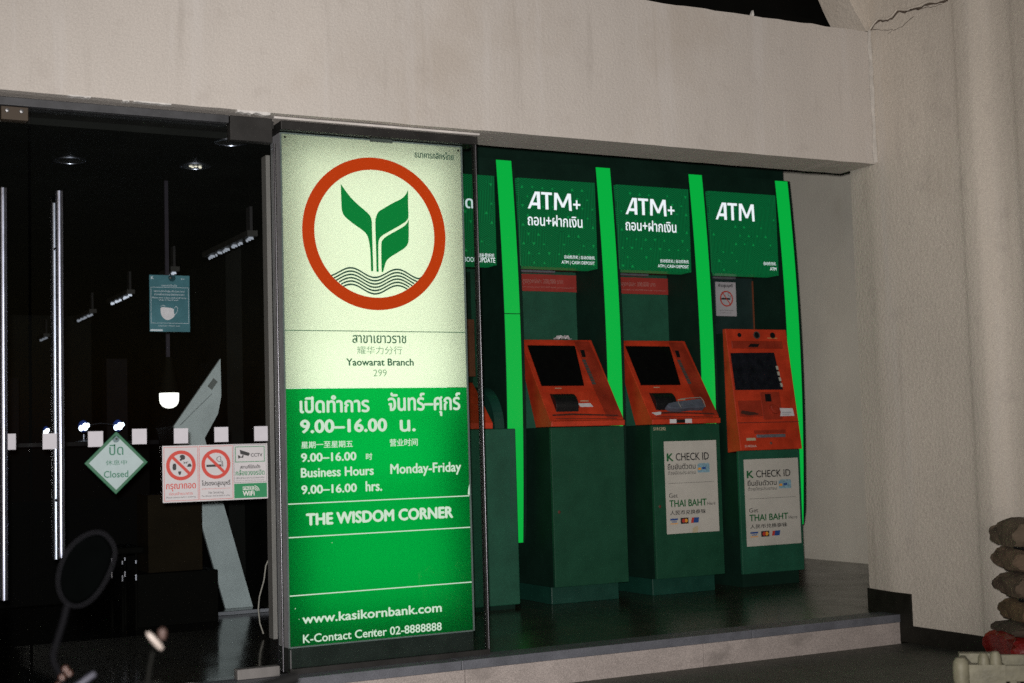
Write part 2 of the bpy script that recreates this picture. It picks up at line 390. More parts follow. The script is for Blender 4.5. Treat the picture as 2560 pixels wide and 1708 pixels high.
# ------------------------------------------------------------------ bank interior
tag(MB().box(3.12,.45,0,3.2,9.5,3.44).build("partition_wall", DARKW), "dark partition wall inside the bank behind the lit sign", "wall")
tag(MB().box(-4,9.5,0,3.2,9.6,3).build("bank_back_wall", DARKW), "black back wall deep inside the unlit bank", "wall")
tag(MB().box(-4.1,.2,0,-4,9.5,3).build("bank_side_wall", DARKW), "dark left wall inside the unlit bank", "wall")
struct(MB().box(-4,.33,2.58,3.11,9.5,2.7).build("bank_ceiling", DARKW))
for i, (px, py, lb) in enumerate(((1.366,1.083,"dim round downlight above the tall door handles, leftmost of three"),(2.003,1.017,"bright chrome round downlight in the bank ceiling, middle of three"),(2.011,.38,"small dull downlight in the bank ceiling nearest the lit sign"))):
    t = thing("downlight", lb, "downlight", (px,py,2.58), "downlights in the bank ceiling")
    MB().lathe([(.082,0),(.082,-.006),(.070,-.008),(.068,.0)], (px,py,2.579), 32).build("trim_ring", CHROME, t)
    MB().lathe([(.067,-.004),(.055,-.0015),(.02,-.001),(.0,-.001)], (px,py,2.579), 24).build("reflector", [DKMET, CHROME, DKMET][i], t)
    if i == 1:
        bq = MB()
        for (dx, dy) in ((-.028,-.01),(-.012,.01),(.0,-.012),(.022,-.008),(.03,.012)):
            bq.lathe([(.0,-.012),(.007,-.010),(.009,-.005)], (px+dx,py+dy,2.579), 10)
        bq.build("bulb", emit("faint_bulb", (1,.93,.75,1), .8), t)
# row of louvre pendants
LOUV = mat("louvre_metal", (.8,.82,.88,1), .3, 1., vary=.2, scale=30)
lvs = [((1.30,2.24),2.25,"long louvred strip light hanging nearest the lit sign"),((3.02,3.36),2.26,"short bright strip light hanging just above the blue mask poster"),((4.34,5.05),2.25,"glinting strip light hanging left of the mask poster"),((5.75,6.45),2.24,"thin strip light hanging second from the far end of the row"),((8.0,8.4),2.22,"tiny strip light hanging farthest back in the dark bank")]
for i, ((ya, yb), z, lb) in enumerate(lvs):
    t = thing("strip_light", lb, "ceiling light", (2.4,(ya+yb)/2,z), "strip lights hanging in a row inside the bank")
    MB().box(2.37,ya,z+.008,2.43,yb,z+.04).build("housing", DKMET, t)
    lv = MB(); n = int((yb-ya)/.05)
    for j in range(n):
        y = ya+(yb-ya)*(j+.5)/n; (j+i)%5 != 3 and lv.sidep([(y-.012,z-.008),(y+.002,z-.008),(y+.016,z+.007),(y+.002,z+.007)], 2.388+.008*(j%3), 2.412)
    lv.build("louvre", emit("louvre_glint", (.8,.86,1,1), [.28,.6,.7,.25,.18][i]), t)  # weak emission paints the glints on unlit louvres
    MB().box(2.392,ya+.02,z+.04,2.408,ya+.09,z+.18).build("hanger", mat("hanger_grey", (.022,.021,.023,1), .5, spec=.1, vary=.2), t); MB().tube([(2.4,ya+.05,z+.181),(2.4,ya+.05,2.58)], .002, 6).build("wire", BLACK, t)

# LED bulb reflected in the door glass, modelled as a pendant inside
t = thing("reflected_bulb", "glowing white bulb reflection, modelled as hanging on a dark stem below the mask poster", "reflection", (1.97,1.5,1.3))
MB().lathe([(.0,0),(.02,.003),(.038,.013),(.049,.028),(.053,.045),(.054,.083),(.050,.087)], (1.97,1.5,1.302), 32).build("bulb", emit("white_bulb", (1,1,.92,1), 1.6), t)
MB().lathe([(.054,.0),(.050,.03),(.036,.1),(.026,.15),(.02,.2),(.0,.2)], (1.97,1.5,1.388), 24).build("bulb_base", BLACK, t)
MB().box(1.955,1.49,1.585,1.975,1.51,2.58).build("stem", mat("stem_violet_grey", (.022,.019,.028,1), .6, spec=.1, vary=.3), t)

# grey angular stand
t = thing("angular_stand", "pale grey angular stand shaped like the arms of a letter K", "stand", (2.6,3.1,0))
kp = [(2.40,1.235),(2.723,1.687),(2.725,1.43),(2.70,1.312),(2.607,1.15),(2.924,0),(2.735,0),(2.42,1.15)]
STG = mat("pale_grey_laminate", (.46,.54,.57,1), .5, vary=.12, scale=6, speck=.1, sscale=150)
MB().prism(kp, 3.1, 3.13).build("front_panel", STG, t)
MB().prism([(x-.004, z) if 0 else (x, z) for x, z in kp], 3.131, 3.6).build("side_body", mat("stand_shaded_side", (.006,.0065,.0065,1), .5, vary=.3, spec=.1), t)  # shade on the side faces painted as a near-black colour
MB().prism([(2.63,1.50),(2.672,1.555),(2.70,1.53),(2.66,1.475)], 3.096, 3.1).build("label_plate", mat("plate_grey", (.13,.15,.15,1), .5, vary=.2), t)
MB().tube([(2.44,3.097,1.24),(2.66,3.097,1.45)], .0015, 5).build("seam", INK, t)
# counter & objects deep inside
t = thing("counter", "low black counter deep in the unlit bank", "counter", (1.9,4.3,0))
MB().box(.4,4.2,0,2.5,4.7,1.12).build("counter_body", mat("counter_black", (.002,.002,.002,1), .7, vary=.3, spec=.05), t, bevel=.01)
MB().box(.35,4.12,1.121,2.55,4.75,1.16).build("counter_top", mat("counter_top_gloss", (.004,.004,.006,1), .3, vary=.2, spec=.2), t, bevel=.006)
GLW = emit("glare_blue_white", (.78,.88,1,1), 3.5); GLB = emit("halo_blue", (.05,.11,.5,1), .16)
for (px, lb) in ((2.035,"added blue white glow standing in for reflected glare above the closed sign, left of two"),(2.285,"added blue white glow standing in for reflected glare above the closed sign, right of two")):
    t = thing("reflected_glare", lb, "reflection", (px,4.3,1.16), "added glare shapes above the dark counter")  # added glowing shapes in place of reflected glare, no lamp stands here
    hd = MB()
    for (dx, dz, sc2) in ((-.024,-.010,.75),(.006,.0,1.0),(.026,.010,.6)):
        r2 = .021*sc2
        hd.lathe([(.0,-r2)]+[(r2*cos(a_), r2*1.35*sin(a_)) for a_ in [radians(-75+15*q_) for q_ in range(11)]]+[(.0,r2*1.4)], (px+dx,4.25,1.265+dz), 16)
    hd.build("glare_core", GLW, t)
    MB().lathe([(.0,-.04)]+[(.036*cos(a_), .044*sin(a_)) for a_ in [radians(-75+15*q_) for q_ in range(11)]]+[(.0,.046)], (px+.004,4.31,1.270), 20).build("blue_halo", GLB, t)  # blue flare around the glare, added as a glowing shape
    MB().lathe([(.028,0),(.03,.01),(.008,.014),(.007,.05)], (px,4.27,1.161), 16).build("base", CHROME, t)
for ch in [o for o in bpy.data.objects if o.name == "reflected_glare"]:
    q = dup(ch, (-.262,0,.0), "small added glow standing in for reflected glare beside the tall door handle"); q.scale = (.55,.55,.75)
t = thing("rail", "thin curved chrome rail between the two added glare shapes", "rail", (2.16,4.25,1.27))
MB().tube([(2.06+.2*i/10, 4.25, 1.275+.012*sin(pi*i/10)) for i in range(11)], .0045, 8).build("bar", CHROME, t)
# faint furniture
BRN = mat("dim_brown_carton", (.012,.0088,.005,1), .8, vary=.25, scale=6, spec=.05)
t = thing("carton", "dim brown carton behind the notice plate", "carton", (2.22,2.6,.4))
MB().box(2.08,2.5,.32,2.42,2.8,.80).build("carton_body", BRN, t, bevel=.005); MB().box(2.0,2.45,0,2.5,2.85,.318).build("carton_stand", BLACK, t)
t = thing("chair", "dark chair with small chrome glints behind the motorcycle mirror", "chair", (1.9,2.4,0))
for (px, py) in ((1.88,2.3),(1.96,2.3),(1.88,2.6),(1.96,2.6)): MB().tube([(px,py,0),(px,py,.46)], .008, 8).build("leg", BLACK, t)
MB().box(1.84,2.26,.461,2.0,2.64,.5).build("seat", BLACK, t, bevel=.01)
fe = MB()
for (px, py) in ((1.88,2.3),(1.96,2.3),(1.88,2.6),(1.96,2.6)): fe.tube([(px,py,.30),(px,py,.335)], .0095, 8); fe.tube([(px,py,.40),(px,py,.42)], .0095, 8)
fe.build("glint_ferrule", CHROME, t)  # chrome bands added on the legs to catch small glints
t = thing("post", "pale grey post just left of the lit sign", "post", (2.55,1.5,0))
MB().box(2.537,1.48,0,2.575,1.52,.83).build("shaft", mat("post_grey", (.12,.12,.15,1), .6, vary=.3, scale=12), t)
cp = [(2.49,1.5,0.02),(2.47,1.5,.08),(2.462,1.5,.16),(2.47,1.5,.23),(2.498,1.5,.32),(2.51,1.5,.4),(2.53,1.5,.44),(2.537,1.5,.45)]
tag(MB().tube(cp, .004, 8).build("power_cord", mat("pale_cord", (.35,.33,.3,1), .6)), "thin pale power cord hanging beside the pale grey post", "cord")
t = thing("floor_rail", "thin grey floor rail crossing in front of the angular stand", "rail", (2.2,2.6,0))
MB().box(2.30,2.72,.001,3.08,2.75,.022).build("rail_bar", mat("rail_grey", (.22,.23,.27,1), .5, vary=.2), t)
for (px, py, h, lb) in ((.9,6.2,2.5,"dark column deep in the bank left of the tall handles"),(2.62,6.3,1.9,"dark violet column deep in the bank below the mask poster"),(1.75,6.6,1.75,"dark panel column deep in the bank above the closed sign")):
    tag(MB().box(px,py,0,px+.18,py+.18,h).build("column", mat("column_violet", (.008,.007,.0095,1), .6, vary=.35, scale=4, spec=.06)), lb, "column")

# ------------------------------------------------------------------ glass doors
t = thing("door_track", "dark sliding door track under the left end of the plaster beam", "door track", (0,.1,2.6))
MB().box(-3.4,.06,2.597,1.908,.16,2.634).build("rail_profile", TRACK, t, bevel=.003)
MB().box(-3.4,.165,2.61,2.16,.32,2.646).build("soffit_strip", DKMET, t)
def handle(b, X, Y, z0, z1, gy):
    b.tube([(X,Y,z0),(X,Y,z1)], .016, 24)
    return b
dr = thing("glass_door", "right glass door leaf with white square stickers, closest to the lit sign", "door", (1.55,.1,0), "glass door leaves")
MB().box(1.018,.095,.02,2.13,.105,2.596).build("glass_pane", GLASS, dr)
h = handle(MB(), 1.128, .035, .615, 2.222, .1).build("pull_handle", CHROME, dr)
handle(MB(), 1.131, .175, .60, 2.19, .1).build("pull_handle", CHROME, dr)
so = MB()
for z in (.86, 1.98): so.tube([(1.129,.035,z),(1.130,.175,z)], .007, 10)
so.build("standoff", CHROME, h)
MB().box(1.917,.07,2.52,2.122,.13,2.6365).build("top_patch", DKMET, dr, bevel=.002)
MB().box(1.914,.072,-.0005+.006,2.116,.128,.052).build("floor_patch", ALUD, dr, bevel=.002)
for (a, c) in ((1.062,1.086),(1.256,1.091),(1.450,1.098),(1.639,1.0965),(1.827,1.0985),(2.017,1.0985)):
    MB().box(a,.0935,c,a+.0655,.0948,c+.069).build("square_sticker", WHITE, dr)
MB().tube([(2.139,.09,.02),(2.139,.09,2.52)], .0055, 12).build("chrome_edge", CHROMEL, dr)
dl = thing("glass_door", "left glass door leaf cut off by the picture edge", "door", (.4,.1,0), "glass door leaves")
MB().box(-.30,.095,.02,1.006,.105,2.596).build("glass_pane", GLASS, dl)
handle(MB(), .892, .035, .45, 2.222, .1).build("pull_handle", CHROME, dl)
handle(MB(), .888, .175, .45, 2.19, .1).build("pull_handle", CHROME, dl)
MB().box(.884,.0935,1.088,.95,.0948,1.157).build("square_sticker", WHITE, dl)
tp = MB(); tp.box(.89,.07,2.535,1.004,.13,2.594); tp.build("top_patch", mat("brown_patch", (.05,.035,.022,1), .5, .2), dl, bevel=.002)
for px in (.915, .975): MB().lathe([(.0,-.006),(.008,-.005),(.010,0)], (px,.07,2.575), 14, "y").build("screw", ALU, dl)
jp = thing("door_jamb", "narrow aluminium jamb between glass door and lit sign", "jamb", (2.16,.3,0))
MB().box(2.150,.265,.15,2.172,.335,2.50).build("jamb_profile", mat("jamb_bronze", (.17,.16,.155,1), .55, 0, vary=.2, scale=8, stretch=(1,1,.15)), jp, bevel=.002)

# ------------------------------------------------------------------ light box sign
sg = thing("light_box_sign", "tall glowing white and green light box sign with a plant emblem", "sign", (2.66,.19,.12))
X0, X1, Z0, Z1 = 2.179, 3.146, .125, 2.58
c = MB()
c.box(X0-.004,.118,Z0-.004,X0+.004,.262,Z1+.004); c.box(X1-.004,.118,Z0-.004,X1+.004,.262,Z1+.004)
c.box(X0+.0045,.12,Z0-.006,X1-.0045,.262,Z0); c.box(X0+.0045,.12,Z1,X1-.0045,.262,Z1+.006)
c.build("cabinet", mat("cabinet_aluminium", (.27,.27,.285,1), .5, 0, vary=.15, scale=10), sg)
MB().box(X0+.0045,.2605,Z0+.0005,X1-.0045,.266,Z1-.0005).build("back_plate", mat("white_inside", (.78,.78,.78,1), .8), sg)
MODM = emit("light_module_white", (1,1,.94,1), 1.9)
MODL = emit("light_module_lower", (1,1,.94,1), 2.2)
MODG = emit("light_module_bottom", (1,1,.92,1), 1.75)
for (a, b_, z0, z1, mm) in ((2.255,3.07,1.63,2.515,MODM),(2.235,3.09,1.20,1.61,MODL),(2.26,3.02,.86,1.17,MODL),(2.265,3.05,.25,.82,MODG)):
    MB().box(a,.245,z0,b_,.258,z1).build("light_module", mm, sg)
MB().box(X0+.005,.1205,1.3455,X1-.005,.1225,Z1-.001).build("white_panel", translucent("opal_acrylic", (.92,.92,.81,1)), sg)
MB().box(X0+.005,.1205,Z0+.001,X1-.005,.1225,1.3445).build("green_panel", translucent("green_acrylic", (.016,.60,.225,1)), sg)
SY = .1195
cx, cz, R1 = 2.6614, 2.1114, .3817
eO = emit("emblem_orange", lin((214,62,12)), .95); eG = emit("emblem_green", lin((8,138,62)), .9)
eD = emit("sign_dark_green", lin((62,96,80)), .7); eD2 = emit("sign_soft_grey_green", lin((120,150,120)), .85); eW = emit("sign_white_letters", (.86,.92,.78,1), .95)
MB().ring(cx, cz, R1*.838, R1, SY-.001, SY, 96).build("emblem_ring", eO, sg)
def smooth(P, it=2):
    for _ in range(it):
        Q = []
        for i in range(len(P)):
            a, b_ = P[i], P[(i+1)%len(P)]
            Q += [(a[0]*.75+b_[0]*.25, a[1]*.75+b_[1]*.25), (a[0]*.25+b_[0]*.75, a[1]*.25+b_[1]*.75)]
        P = Q
    return P
def leaf(P, sharp):
    n = len(P); Q = []
    for i in range(n):
        p1, p2 = P[i], P[(i+1)%n]
        p0 = p1 if i in sharp else P[i-1]; p3 = p2 if (i+1)%n in sharp else P[(i+2)%n]
        for k in range(5):
            t = k/5
            Q.append(tuple(.5*(2*b+(c-a)*t+(2*a-5*b+4*c-d)*t*t+(3*b-a-3*c+d)*t**3) for a, b, c, d in zip(p0,p1,p2,p3)))
    return Q
lf = MB()
lf.flat(leaf([(2.483,2.351),(2.484,2.255),(2.488,2.212),(2.505,2.185),(2.550,2.152),(2.591,2.126),(2.613,2.106),(2.624,2.076),(2.631,2.020),(2.633,1.923),(2.645,1.923),(2.644,2.020),(2.643,2.124),(2.642,2.176),(2.632,2.202),(2.607,2.225),(2.570,2.253),(2.535,2.285),(2.508,2.317)], (0,9,10)), SY-.001)
lf.flat(leaf([(2.843,2.342),(2.828,2.316),(2.804,2.294),(2.756,2.269),(2.709,2.241),(2.680,2.222),(2.666,2.195),(2.661,2.160),(2.662,2.021),(2.662,1.921),(2.673,1.920),(2.674,2.021),(2.677,2.074),(2.689,2.096),(2.715,2.114),(2.772,2.146),(2.810,2.169),(2.831,2.185),(2.841,2.205),(2.841,2.274)], (0,9,10)), SY-.001)
lf.flat(leaf([(2.842,2.190),(2.829,2.168),(2.810,2.152),(2.772,2.130),(2.724,2.103),(2.700,2.083),(2.691,2.061),(2.689,1.987),(2.689,1.920),(2.698,1.921),(2.704,1.944),(2.716,1.975),(2.740,1.998),(2.778,2.021),(2.817,2.046),(2.834,2.067),(2.839,2.089),(2.841,2.133)], (0,8,9)), SY-.001)
lf.build("emblem_leaf", eG, sg)
wv = MB(); ri = R1*.838+.002
for i in range(6):
    zc = 1.914-i*.0163; P = []
    for j in range(121):
        x = cx-.33+.66*j/120; z = zc+.0245*cos((x-2.527)*2*pi/.2475)*(.9 if x < 2.9 else .6)
        if (x-cx)**2+(z-cz)**2 < ri*ri: P.append((x, z))
    v = []; f = []
    for x, z in P: v += [(x,SY-.001,z-.0043),(x,SY-.001,z+.0043)]
    for j in range(len(P)-1): f.append((2*j,2*j+2,2*j+3,2*j+1))
    wv.add(v, f)
wv.build("emblem_waves", eD, sg)
d = MB()
d.text("ธนาคารกสิกรไทย", (2.884,2.510,3.100,2.547), SY, .0008)
d.build("bank_name_lettering", eD, sg)
d = MB()
d.text("สาขาเยาวราช", (2.528,1.566,2.813,1.606), SY, .001); d.text("Yaowarat Branch", (2.494,1.455,2.850,1.489), SY, .0015)
d.box(X0+.006,SY-.001,1.6225,X1-.006,SY,1.6265)
d.build("branch_lettering", emit("branch_green_grey", lin((92,128,100)), .8), sg)
d = MB(); d.text("耀华力分行", (2.551,1.511,2.790,1.551), SY); d.text("299", (2.634,1.402,2.705,1.436), SY)
d.build("branch_number_lettering", emit("pale_green_grey", lin((160,185,150)), .9), sg)
d = MB()
for body, rc, bo in (("เปิดทำการ",(2.254,1.228,2.607,1.309),.0028),("จันทร์–ศุกร์",(2.710,1.203,3.101,1.320),.0026),("9.00–16.00",(2.255,1.132,2.697,1.193),.0036),("น.",(2.771,1.129,2.851,1.183),.003),
    ("星期一至星期五",(2.256,1.058,2.518,1.090),.0006),("营业时间",(2.713,1.056,2.862,1.092),.0006),("9.00–16.00",(2.255,.994,2.534,1.034),.0018),("时",(2.586,.994,2.618,1.026),.0006),
    ("Business Hours",(2.253,.920,2.623,.963),.0016),("Monday-Friday",(2.714,.906,3.097,.968),.0016),("9.00–16.00",(2.254,.841,2.533,.881),.0018),("hrs.",(2.582,.841,2.665,.889),.0018),
    ("THE WISDOM CORNER",(2.276,.692,3.044,.746),.0036),("www.kasikornbank.com",(2.247,.230,2.970,.272),.0016),("K-Contact Center 02-8888888",(2.248,.139,2.968,.178),.0008)):
    d.text(body, rc, SY, bo)
for za, zb in ((.792,.800),(.634,.642),(.359,.369)):
    d.box(X0+.006,SY-.001,(za+zb)/2-.0025,X1-.006,SY,(za+zb)/2+.0025)
d.prism([(X1-.004,.80),(X1-.014,.803),(X1-.011,.83),(X1-.004,.855)], SY-.0012, SY-.0002)
for (x, z, s_) in ((2.21,.30,.006),(2.228,.25,.004),(2.60,.158,.014),(2.606,.148,.012),(2.616,.166,.006),(2.40,.60,.004)):
    d.prism([(x,z),(x+.0035,z+.002),(x+.0025,z+s_),(x,z+s_*1.1)], SY-.0012, SY-.0002)
d.build("white_lettering", eW, sg)
sc_ = MB()
for (x, z) in ((2.20,2.563),(3.128,2.563)): sc_.disc(x, z, .0055, SY-.003, SY, 12)
sc_.build("screw", DKMET, sg)

gp = thing("glass_panel", "tall fixed glass panel with a chrome edge in front of the lit sign", "glass panel", (2.7,.1,0))
MB().box(2.168,.088,.03,3.200,.097,2.589).build("glass_pane", GLASSV, gp)
MB().box(2.166,.07,2.590,3.217,.20,2.632).build("top_rail", DKMET, gp, bevel=.003)
MB().box(2.124,.045,2.633,3.217,.06,2.643).build("top_trim", mat("pale_trim", (.55,.52,.50,1), .6, vary=.2, scale=12), gp)
MB().box(2.168,.075,.0045,3.212,.11,.029).build("bottom_channel", DKMET, gp)
MB().box(3.2005,.082,.03,3.212,.112,2.60).build("edge_profile", DKMET, gp)
MB().tube([(3.2085,.079,.03),(3.2085,.079,2.6)], .0042, 12).build("chrome_edge", CHROMEL, gp)
MB().box(2.64,.11,2.572,2.76,.117,2.589).build("hinge_block", ALUD, gp)
MB().box(2.1685,.078,.03,2.1745,.087,.118).build("corner_bead", ALU, gp)
bp_ = MB(); bp_.box(2.18,.135,.005,3.15,.262,.117)
tag(bp_.build("sign_plinth", mat("plinth_grey_green", (.032,.036,.034,1), .4, vary=.3, scale=6)), "dark grey plinth under the lit sign", "plinth")

# ------------------------------------------------------------------ signs on the doors
def rot_dia(P, s_):
    cxx = sum(p[0] for p in P)/4; czz = sum(p[1] for p in P)/4
    return [(cxx+(x-cxx)*s_, czz+(z-czz)*s_) for x, z in P]
DIA = [(1.378,1.158),(1.517,1.0165),(1.374,.877),(1.237,1.0185)]
t = thing("closed_sign", "green edged white diamond sign reading Closed hung on the glass door", "sign", (1.376,.085,1.02))
MB().prism(DIA, .082, .087).build("border", mat("green_border", (.012,.11,.05,1), .5, vary=.1), t, bevel=.004)
MB().prism(rot_dia(DIA,.86), .0805, .0815).build("face", mat("pale_blue_face", (.34,.43,.44,1), .55, vary=.08, scale=20), t)
d = MB(); d.text("ปิด", (1.346,1.052,1.407,1.100), .0800, .0006); d.text("休息中", (1.329,1.007,1.423,1.030), .0800); d.text("Closed", (1.321,.952,1.428,.982), .0800, .0006)
d.build("lettering", mat("dull_green_ink", (.03,.16,.10,1), .6), t)
MB().lathe([(.0,-.007),(.004,-.006),(.006,-.002),(.016,0)], (1.375,.0785,1.1235), 20, 'y').build("suction_cup", glass("cup_plastic", (.7,.75,.76,1), .1), t)
MB().lathe([(.0,-.004),(.0042,-.003),(.005,0)], (1.375,.0705,1.1235), 12, 'y').build("hook_knob", BLK, t)

t = thing("notice_plate", "white notice plate with no smoking, camera and wifi pictograms", "notice", (1.83,.085,.955))
MB().box(1.583,.084,.829,2.077,.088,1.087).build("plate", mat("plate_white", (.49,.475,.49,1), .5, vary=.05), t, bevel=.001)
NY = .0835
def frame2(b, x0, z0, x1, z1, w_, y):
    b.box(x0,y-.0004,z0,x1,y,z0+w_); b.box(x0,y-.0004,z1-w_,x1,y,z1); b.box(x0,y-.0004,z0+w_+1e-4,x0+w_,y,z1-w_-1e-4); b.box(x1-w_,y-.0004,z0+w_+1e-4,x1,y,z1-w_-1e-4)
r_ = MB(); frame2(r_,1.589,.836,1.746,1.080,.0018,NY); frame2(r_,1.751,.836,1.909,1.081,.0018,NY)
for (ax, az) in ((1.667,.9965),(1.8295,.9975)):
    r_.ring(ax, az, .052, .068, NY-.0012, NY-.0004, 64)
    a = radians(-45); px, pz = cos(a), sin(a); nx, nz = -pz*.0068, px*.0068
    r_.prism([(ax-px*.054+nx,az-pz*.054+nz),(ax-px*.054-nx,az-pz*.054-nz),(ax+px*.054-nx,az+pz*.054-nz),(ax+px*.054+nx,az+pz*.054+nz)], NY-.0013, NY-.0009)
r_.text("กรุณาถอด", (1.598,.880,1.734,.914), NY-.0004, .0006); r_.text("ก่อนเข้าธนาคาร", (1.611,.862,1.720,.877), NY-.0004)
r_.text("ฝ่าฝืนมีโทษปรับตามกฎหมาย", (1.762,.8815,1.895,.8885), NY-.0004)
r_.build("red_print", INKR, t)
k_ = MB()
k_.box(1.785,NY-.0006,.985,1.853,NY,.9955); k_.box(1.8555,NY-.0006,.985,1.858,NY,.9955); k_.box(1.860,NY-.0006,.985,1.8635,NY,.9955)
def stroke(b, P, w_, y):
    for (xa, za), (xb, zb) in zip(P[:-1], P[1:]):
        L = math.hypot(xb-xa, zb-za) or 1e-6; nx, nz = -(zb-za)/L*w_, (xb-xa)/L*w_
        ex, ez = (xb-xa)/L*w_*.6, (zb-za)/L*w_*.6
        b.flat([(xa+nx-ex,za+nz-ez),(xa-nx-ex,za-nz-ez),(xb-nx+ex,zb-nz+ez),(xb+nx+ex,zb+nz+ez)], y); y -= .00002
stroke(k_, [(1.8615,.998),(1.8612,1.006),(1.856,1.012),(1.850,1.016),(1.853,1.022),(1.851,1.030),(1.846,1.034)], .0012, NY-.0006)
stroke(k_, [(1.8575,.998),(1.857,1.004),(1.851,1.0085),(1.843,1.009),(1.836,1.013),(1.833,1.020),(1.836,1.028),(1.842,1.031)], .0012, NY-.0006)
# helmet, balaclava, hat and glasses, pistol
k_.flat(smooth([(1.660,1.020),(1.668,1.016),(1.673,1.022),(1.683,1.022),(1.687,1.030),(1.685,1.041),(1.674,1.046),(1.664,1.043),(1.661,1.034),(1.667,1.030)],1), NY-.0004)
k_.flat(smooth([(1.629,.975),(1.645,.975),(1.646,.998),(1.642,1.006),(1.633,1.006),(1.628,.998)],1), NY-.0004)
k_.flat(smooth([(1.653,.970),(1.656,.957),(1.661,.951),(1.666,.957),(1.669,.970),(1.665,.968),(1.661,.971),(1.657,.968)],1), NY-.0004)
k_.flat(smooth([(1.690,.990),(1.714,.988),(1.716,.994),(1.712,1.003),(1.703,1.004),(1.698,.998),(1.697,.993)],1), NY-.0004)
stroke(k_, [(1.679,1.012),(1.686,1.007),(1.691,1.009),(1.700,1.012)], .0014, NY-.0004); stroke(k_, [(1.683,1.008),(1.681,1.003)], .0016, NY-.0004); stroke(k_, [(1.692,1.008),(1.694,1.003)], .0014, NY-.0004)
k_.text("โปรดงดสูบบุหรี่", (1.762,.893,1.896,.924), NY-.0004, .0005); k_.text("No Smoking", (1.793,.859,1.864,.873), NY-.0004)
k_.text("Please remove before entering", (1.599,.847,1.733,.856), NY-.0004); k_.text("The offender shall be liable to a fine", (1.760,.849,1.894,.856), NY-.0004)
k_.text("CCTV", (1.996,1.026,2.051,1.042), NY-.0004, .0004)
k_.prism([(1.943,1.060),(1.946,1.040),(1.985,1.030),(1.991,1.040),(1.988,1.045)], NY-.0006, NY)
k_.prism([(1.955,1.036),(1.962,1.034),(1.958,1.022),(1.944,1.024),(1.944,1.028),(1.954,1.028)], NY-.0009, NY-.0006); k_.prism([(1.934,1.035),(1.944,1.032),(1.944,1.022),(1.936,1.018)], NY-.0006, NY)
k_.text("สถานที่นี้ติดตั้ง", (1.944,.972,2.040,.990), NY-.0004, .0003); k_.text("เพื่อรักษาความปลอดภัย", (1.923,.925,2.058,.934), NY-.0004)
k_.text("CCTV in operation for security", (1.923,.914,2.058,.920), NY-.0004)
frame2(k_, 1.914, .908, 2.070, 1.083, .0012, NY)
k_.build("black_print", INK, t)
g_ = MB(); frame2(g_, 1.9205,1.002,2.062,1.075,.003,NY-.0004); g_.text("กล้องวงจรปิด", (1.922,.941,2.060,.968), NY-.0004, .0005)
g_.box(1.914,NY-.0006,.836,2.071,NY,.903); g_.build("green_print", mat("print_green", (.01,.20,.075,1), .6), t)
wf = MB(); wf.text("WiFi", (1.955,.846,2.010,.868), NY-.0012, .0010)
wf.box(1.955,NY-.0010,.8725,2.007,NY-.0007,.889)
for q in (.010,.017,.024): 
    stroke(wf, [(2.009+q*cos(a_), .866+q*sin(a_)) for a_ in [radians(5+i*10) for i in range(9)]], .0016, NY-.0010)
wf.build("white_print", mat("print_white", (.6,.6,.58,1), .6), t)
fr_ = MB(); fr_.text("FREE", (1.958,.8750,2.004,.8868), NY-.0013, .0004); fr_.build("green_lettering", mat("print_green_letters", (.01,.20,.075,1), .6), t)

t = thing("mask_poster", "teal blue poster with a white face mask hanging inside the glass", "poster", (1.636,.135,1.74))
MB().box(1.543,.130,1.612,1.729,.133,1.874).build("sheet", mat("teal_sheet", (.035,.115,.145,1), .3, vary=.3, scale=5), t)
p_ = MB(); PY = .1295
frame2(p_, 1.549,1.651,1.724,1.818,.0013,PY)
p_.text("มาตรการป้องกัน", (1.599,1.822,1.669,1.832), PY); p_.text("ขอความร่วมมือผู้มาติดต่อธนาคาร", (1.563,1.793,1.705,1.805), PY); p_.text("สวมหน้ากากอนามัยตลอดเวลา", (1.565,1.780,1.704,1.791), PY)
p_.text("Please wear a face mask at all times", (1.556,1.766,1.712,1.773), PY); p_.text("while in the branch", (1.585,1.756,1.676,1.762), PY); p_.text("ขอบคุณ Thank you", (1.583,1.635,1.682,1.642), PY)
p_.text("K", (1.551,1.855,1.562,1.867), PY, .0006); p_.text("K+", (1.690,1.854,1.706,1.862), PY); p_.box(1.545,PY-.0004,1.6145,1.602,PY,1.6225)
stroke(p_, [(1.605+.012*cos(a_),1.722+.012*sin(a_)) for a_ in [radians(30+i*15) for i in range(9)]], .0008, PY)
stroke(p_, [(1.656,1.722),(1.666,1.730),(1.673,1.722),(1.670,1.706),(1.662,1.694),(1.654,1.690)], .0008, PY)
p_.build("white_print", mat("poster_white", (.42,.46,.52,1), .6), t)
MB().prism(smooth([(1.593,1.727),(1.62,1.724),(1.655,1.721),(1.654,1.70),(1.660,1.688),(1.644,1.671),(1.621,1.664),(1.600,1.679),(1.593,1.699)],1), PY-.001, PY-.0002).build("mask_picture", mat("mask_white", (.48,.46,.50,1), .6, vary=.1, scale=40), t)
MB().lathe([(.0,-.008),(.005,-.007),(.007,-.002),(.017,0)], (1.647,.1285,1.862), 20, 'y').build("suction_cup", glass("cup_plastic_dark", (.6,.65,.66,1), .12), t)
MB().lathe([(.0,-.003),(.0055,-.002),(.006,0)], (1.640,.1205,1.862), 12, 'y').build("hook_knob", BLK, t)

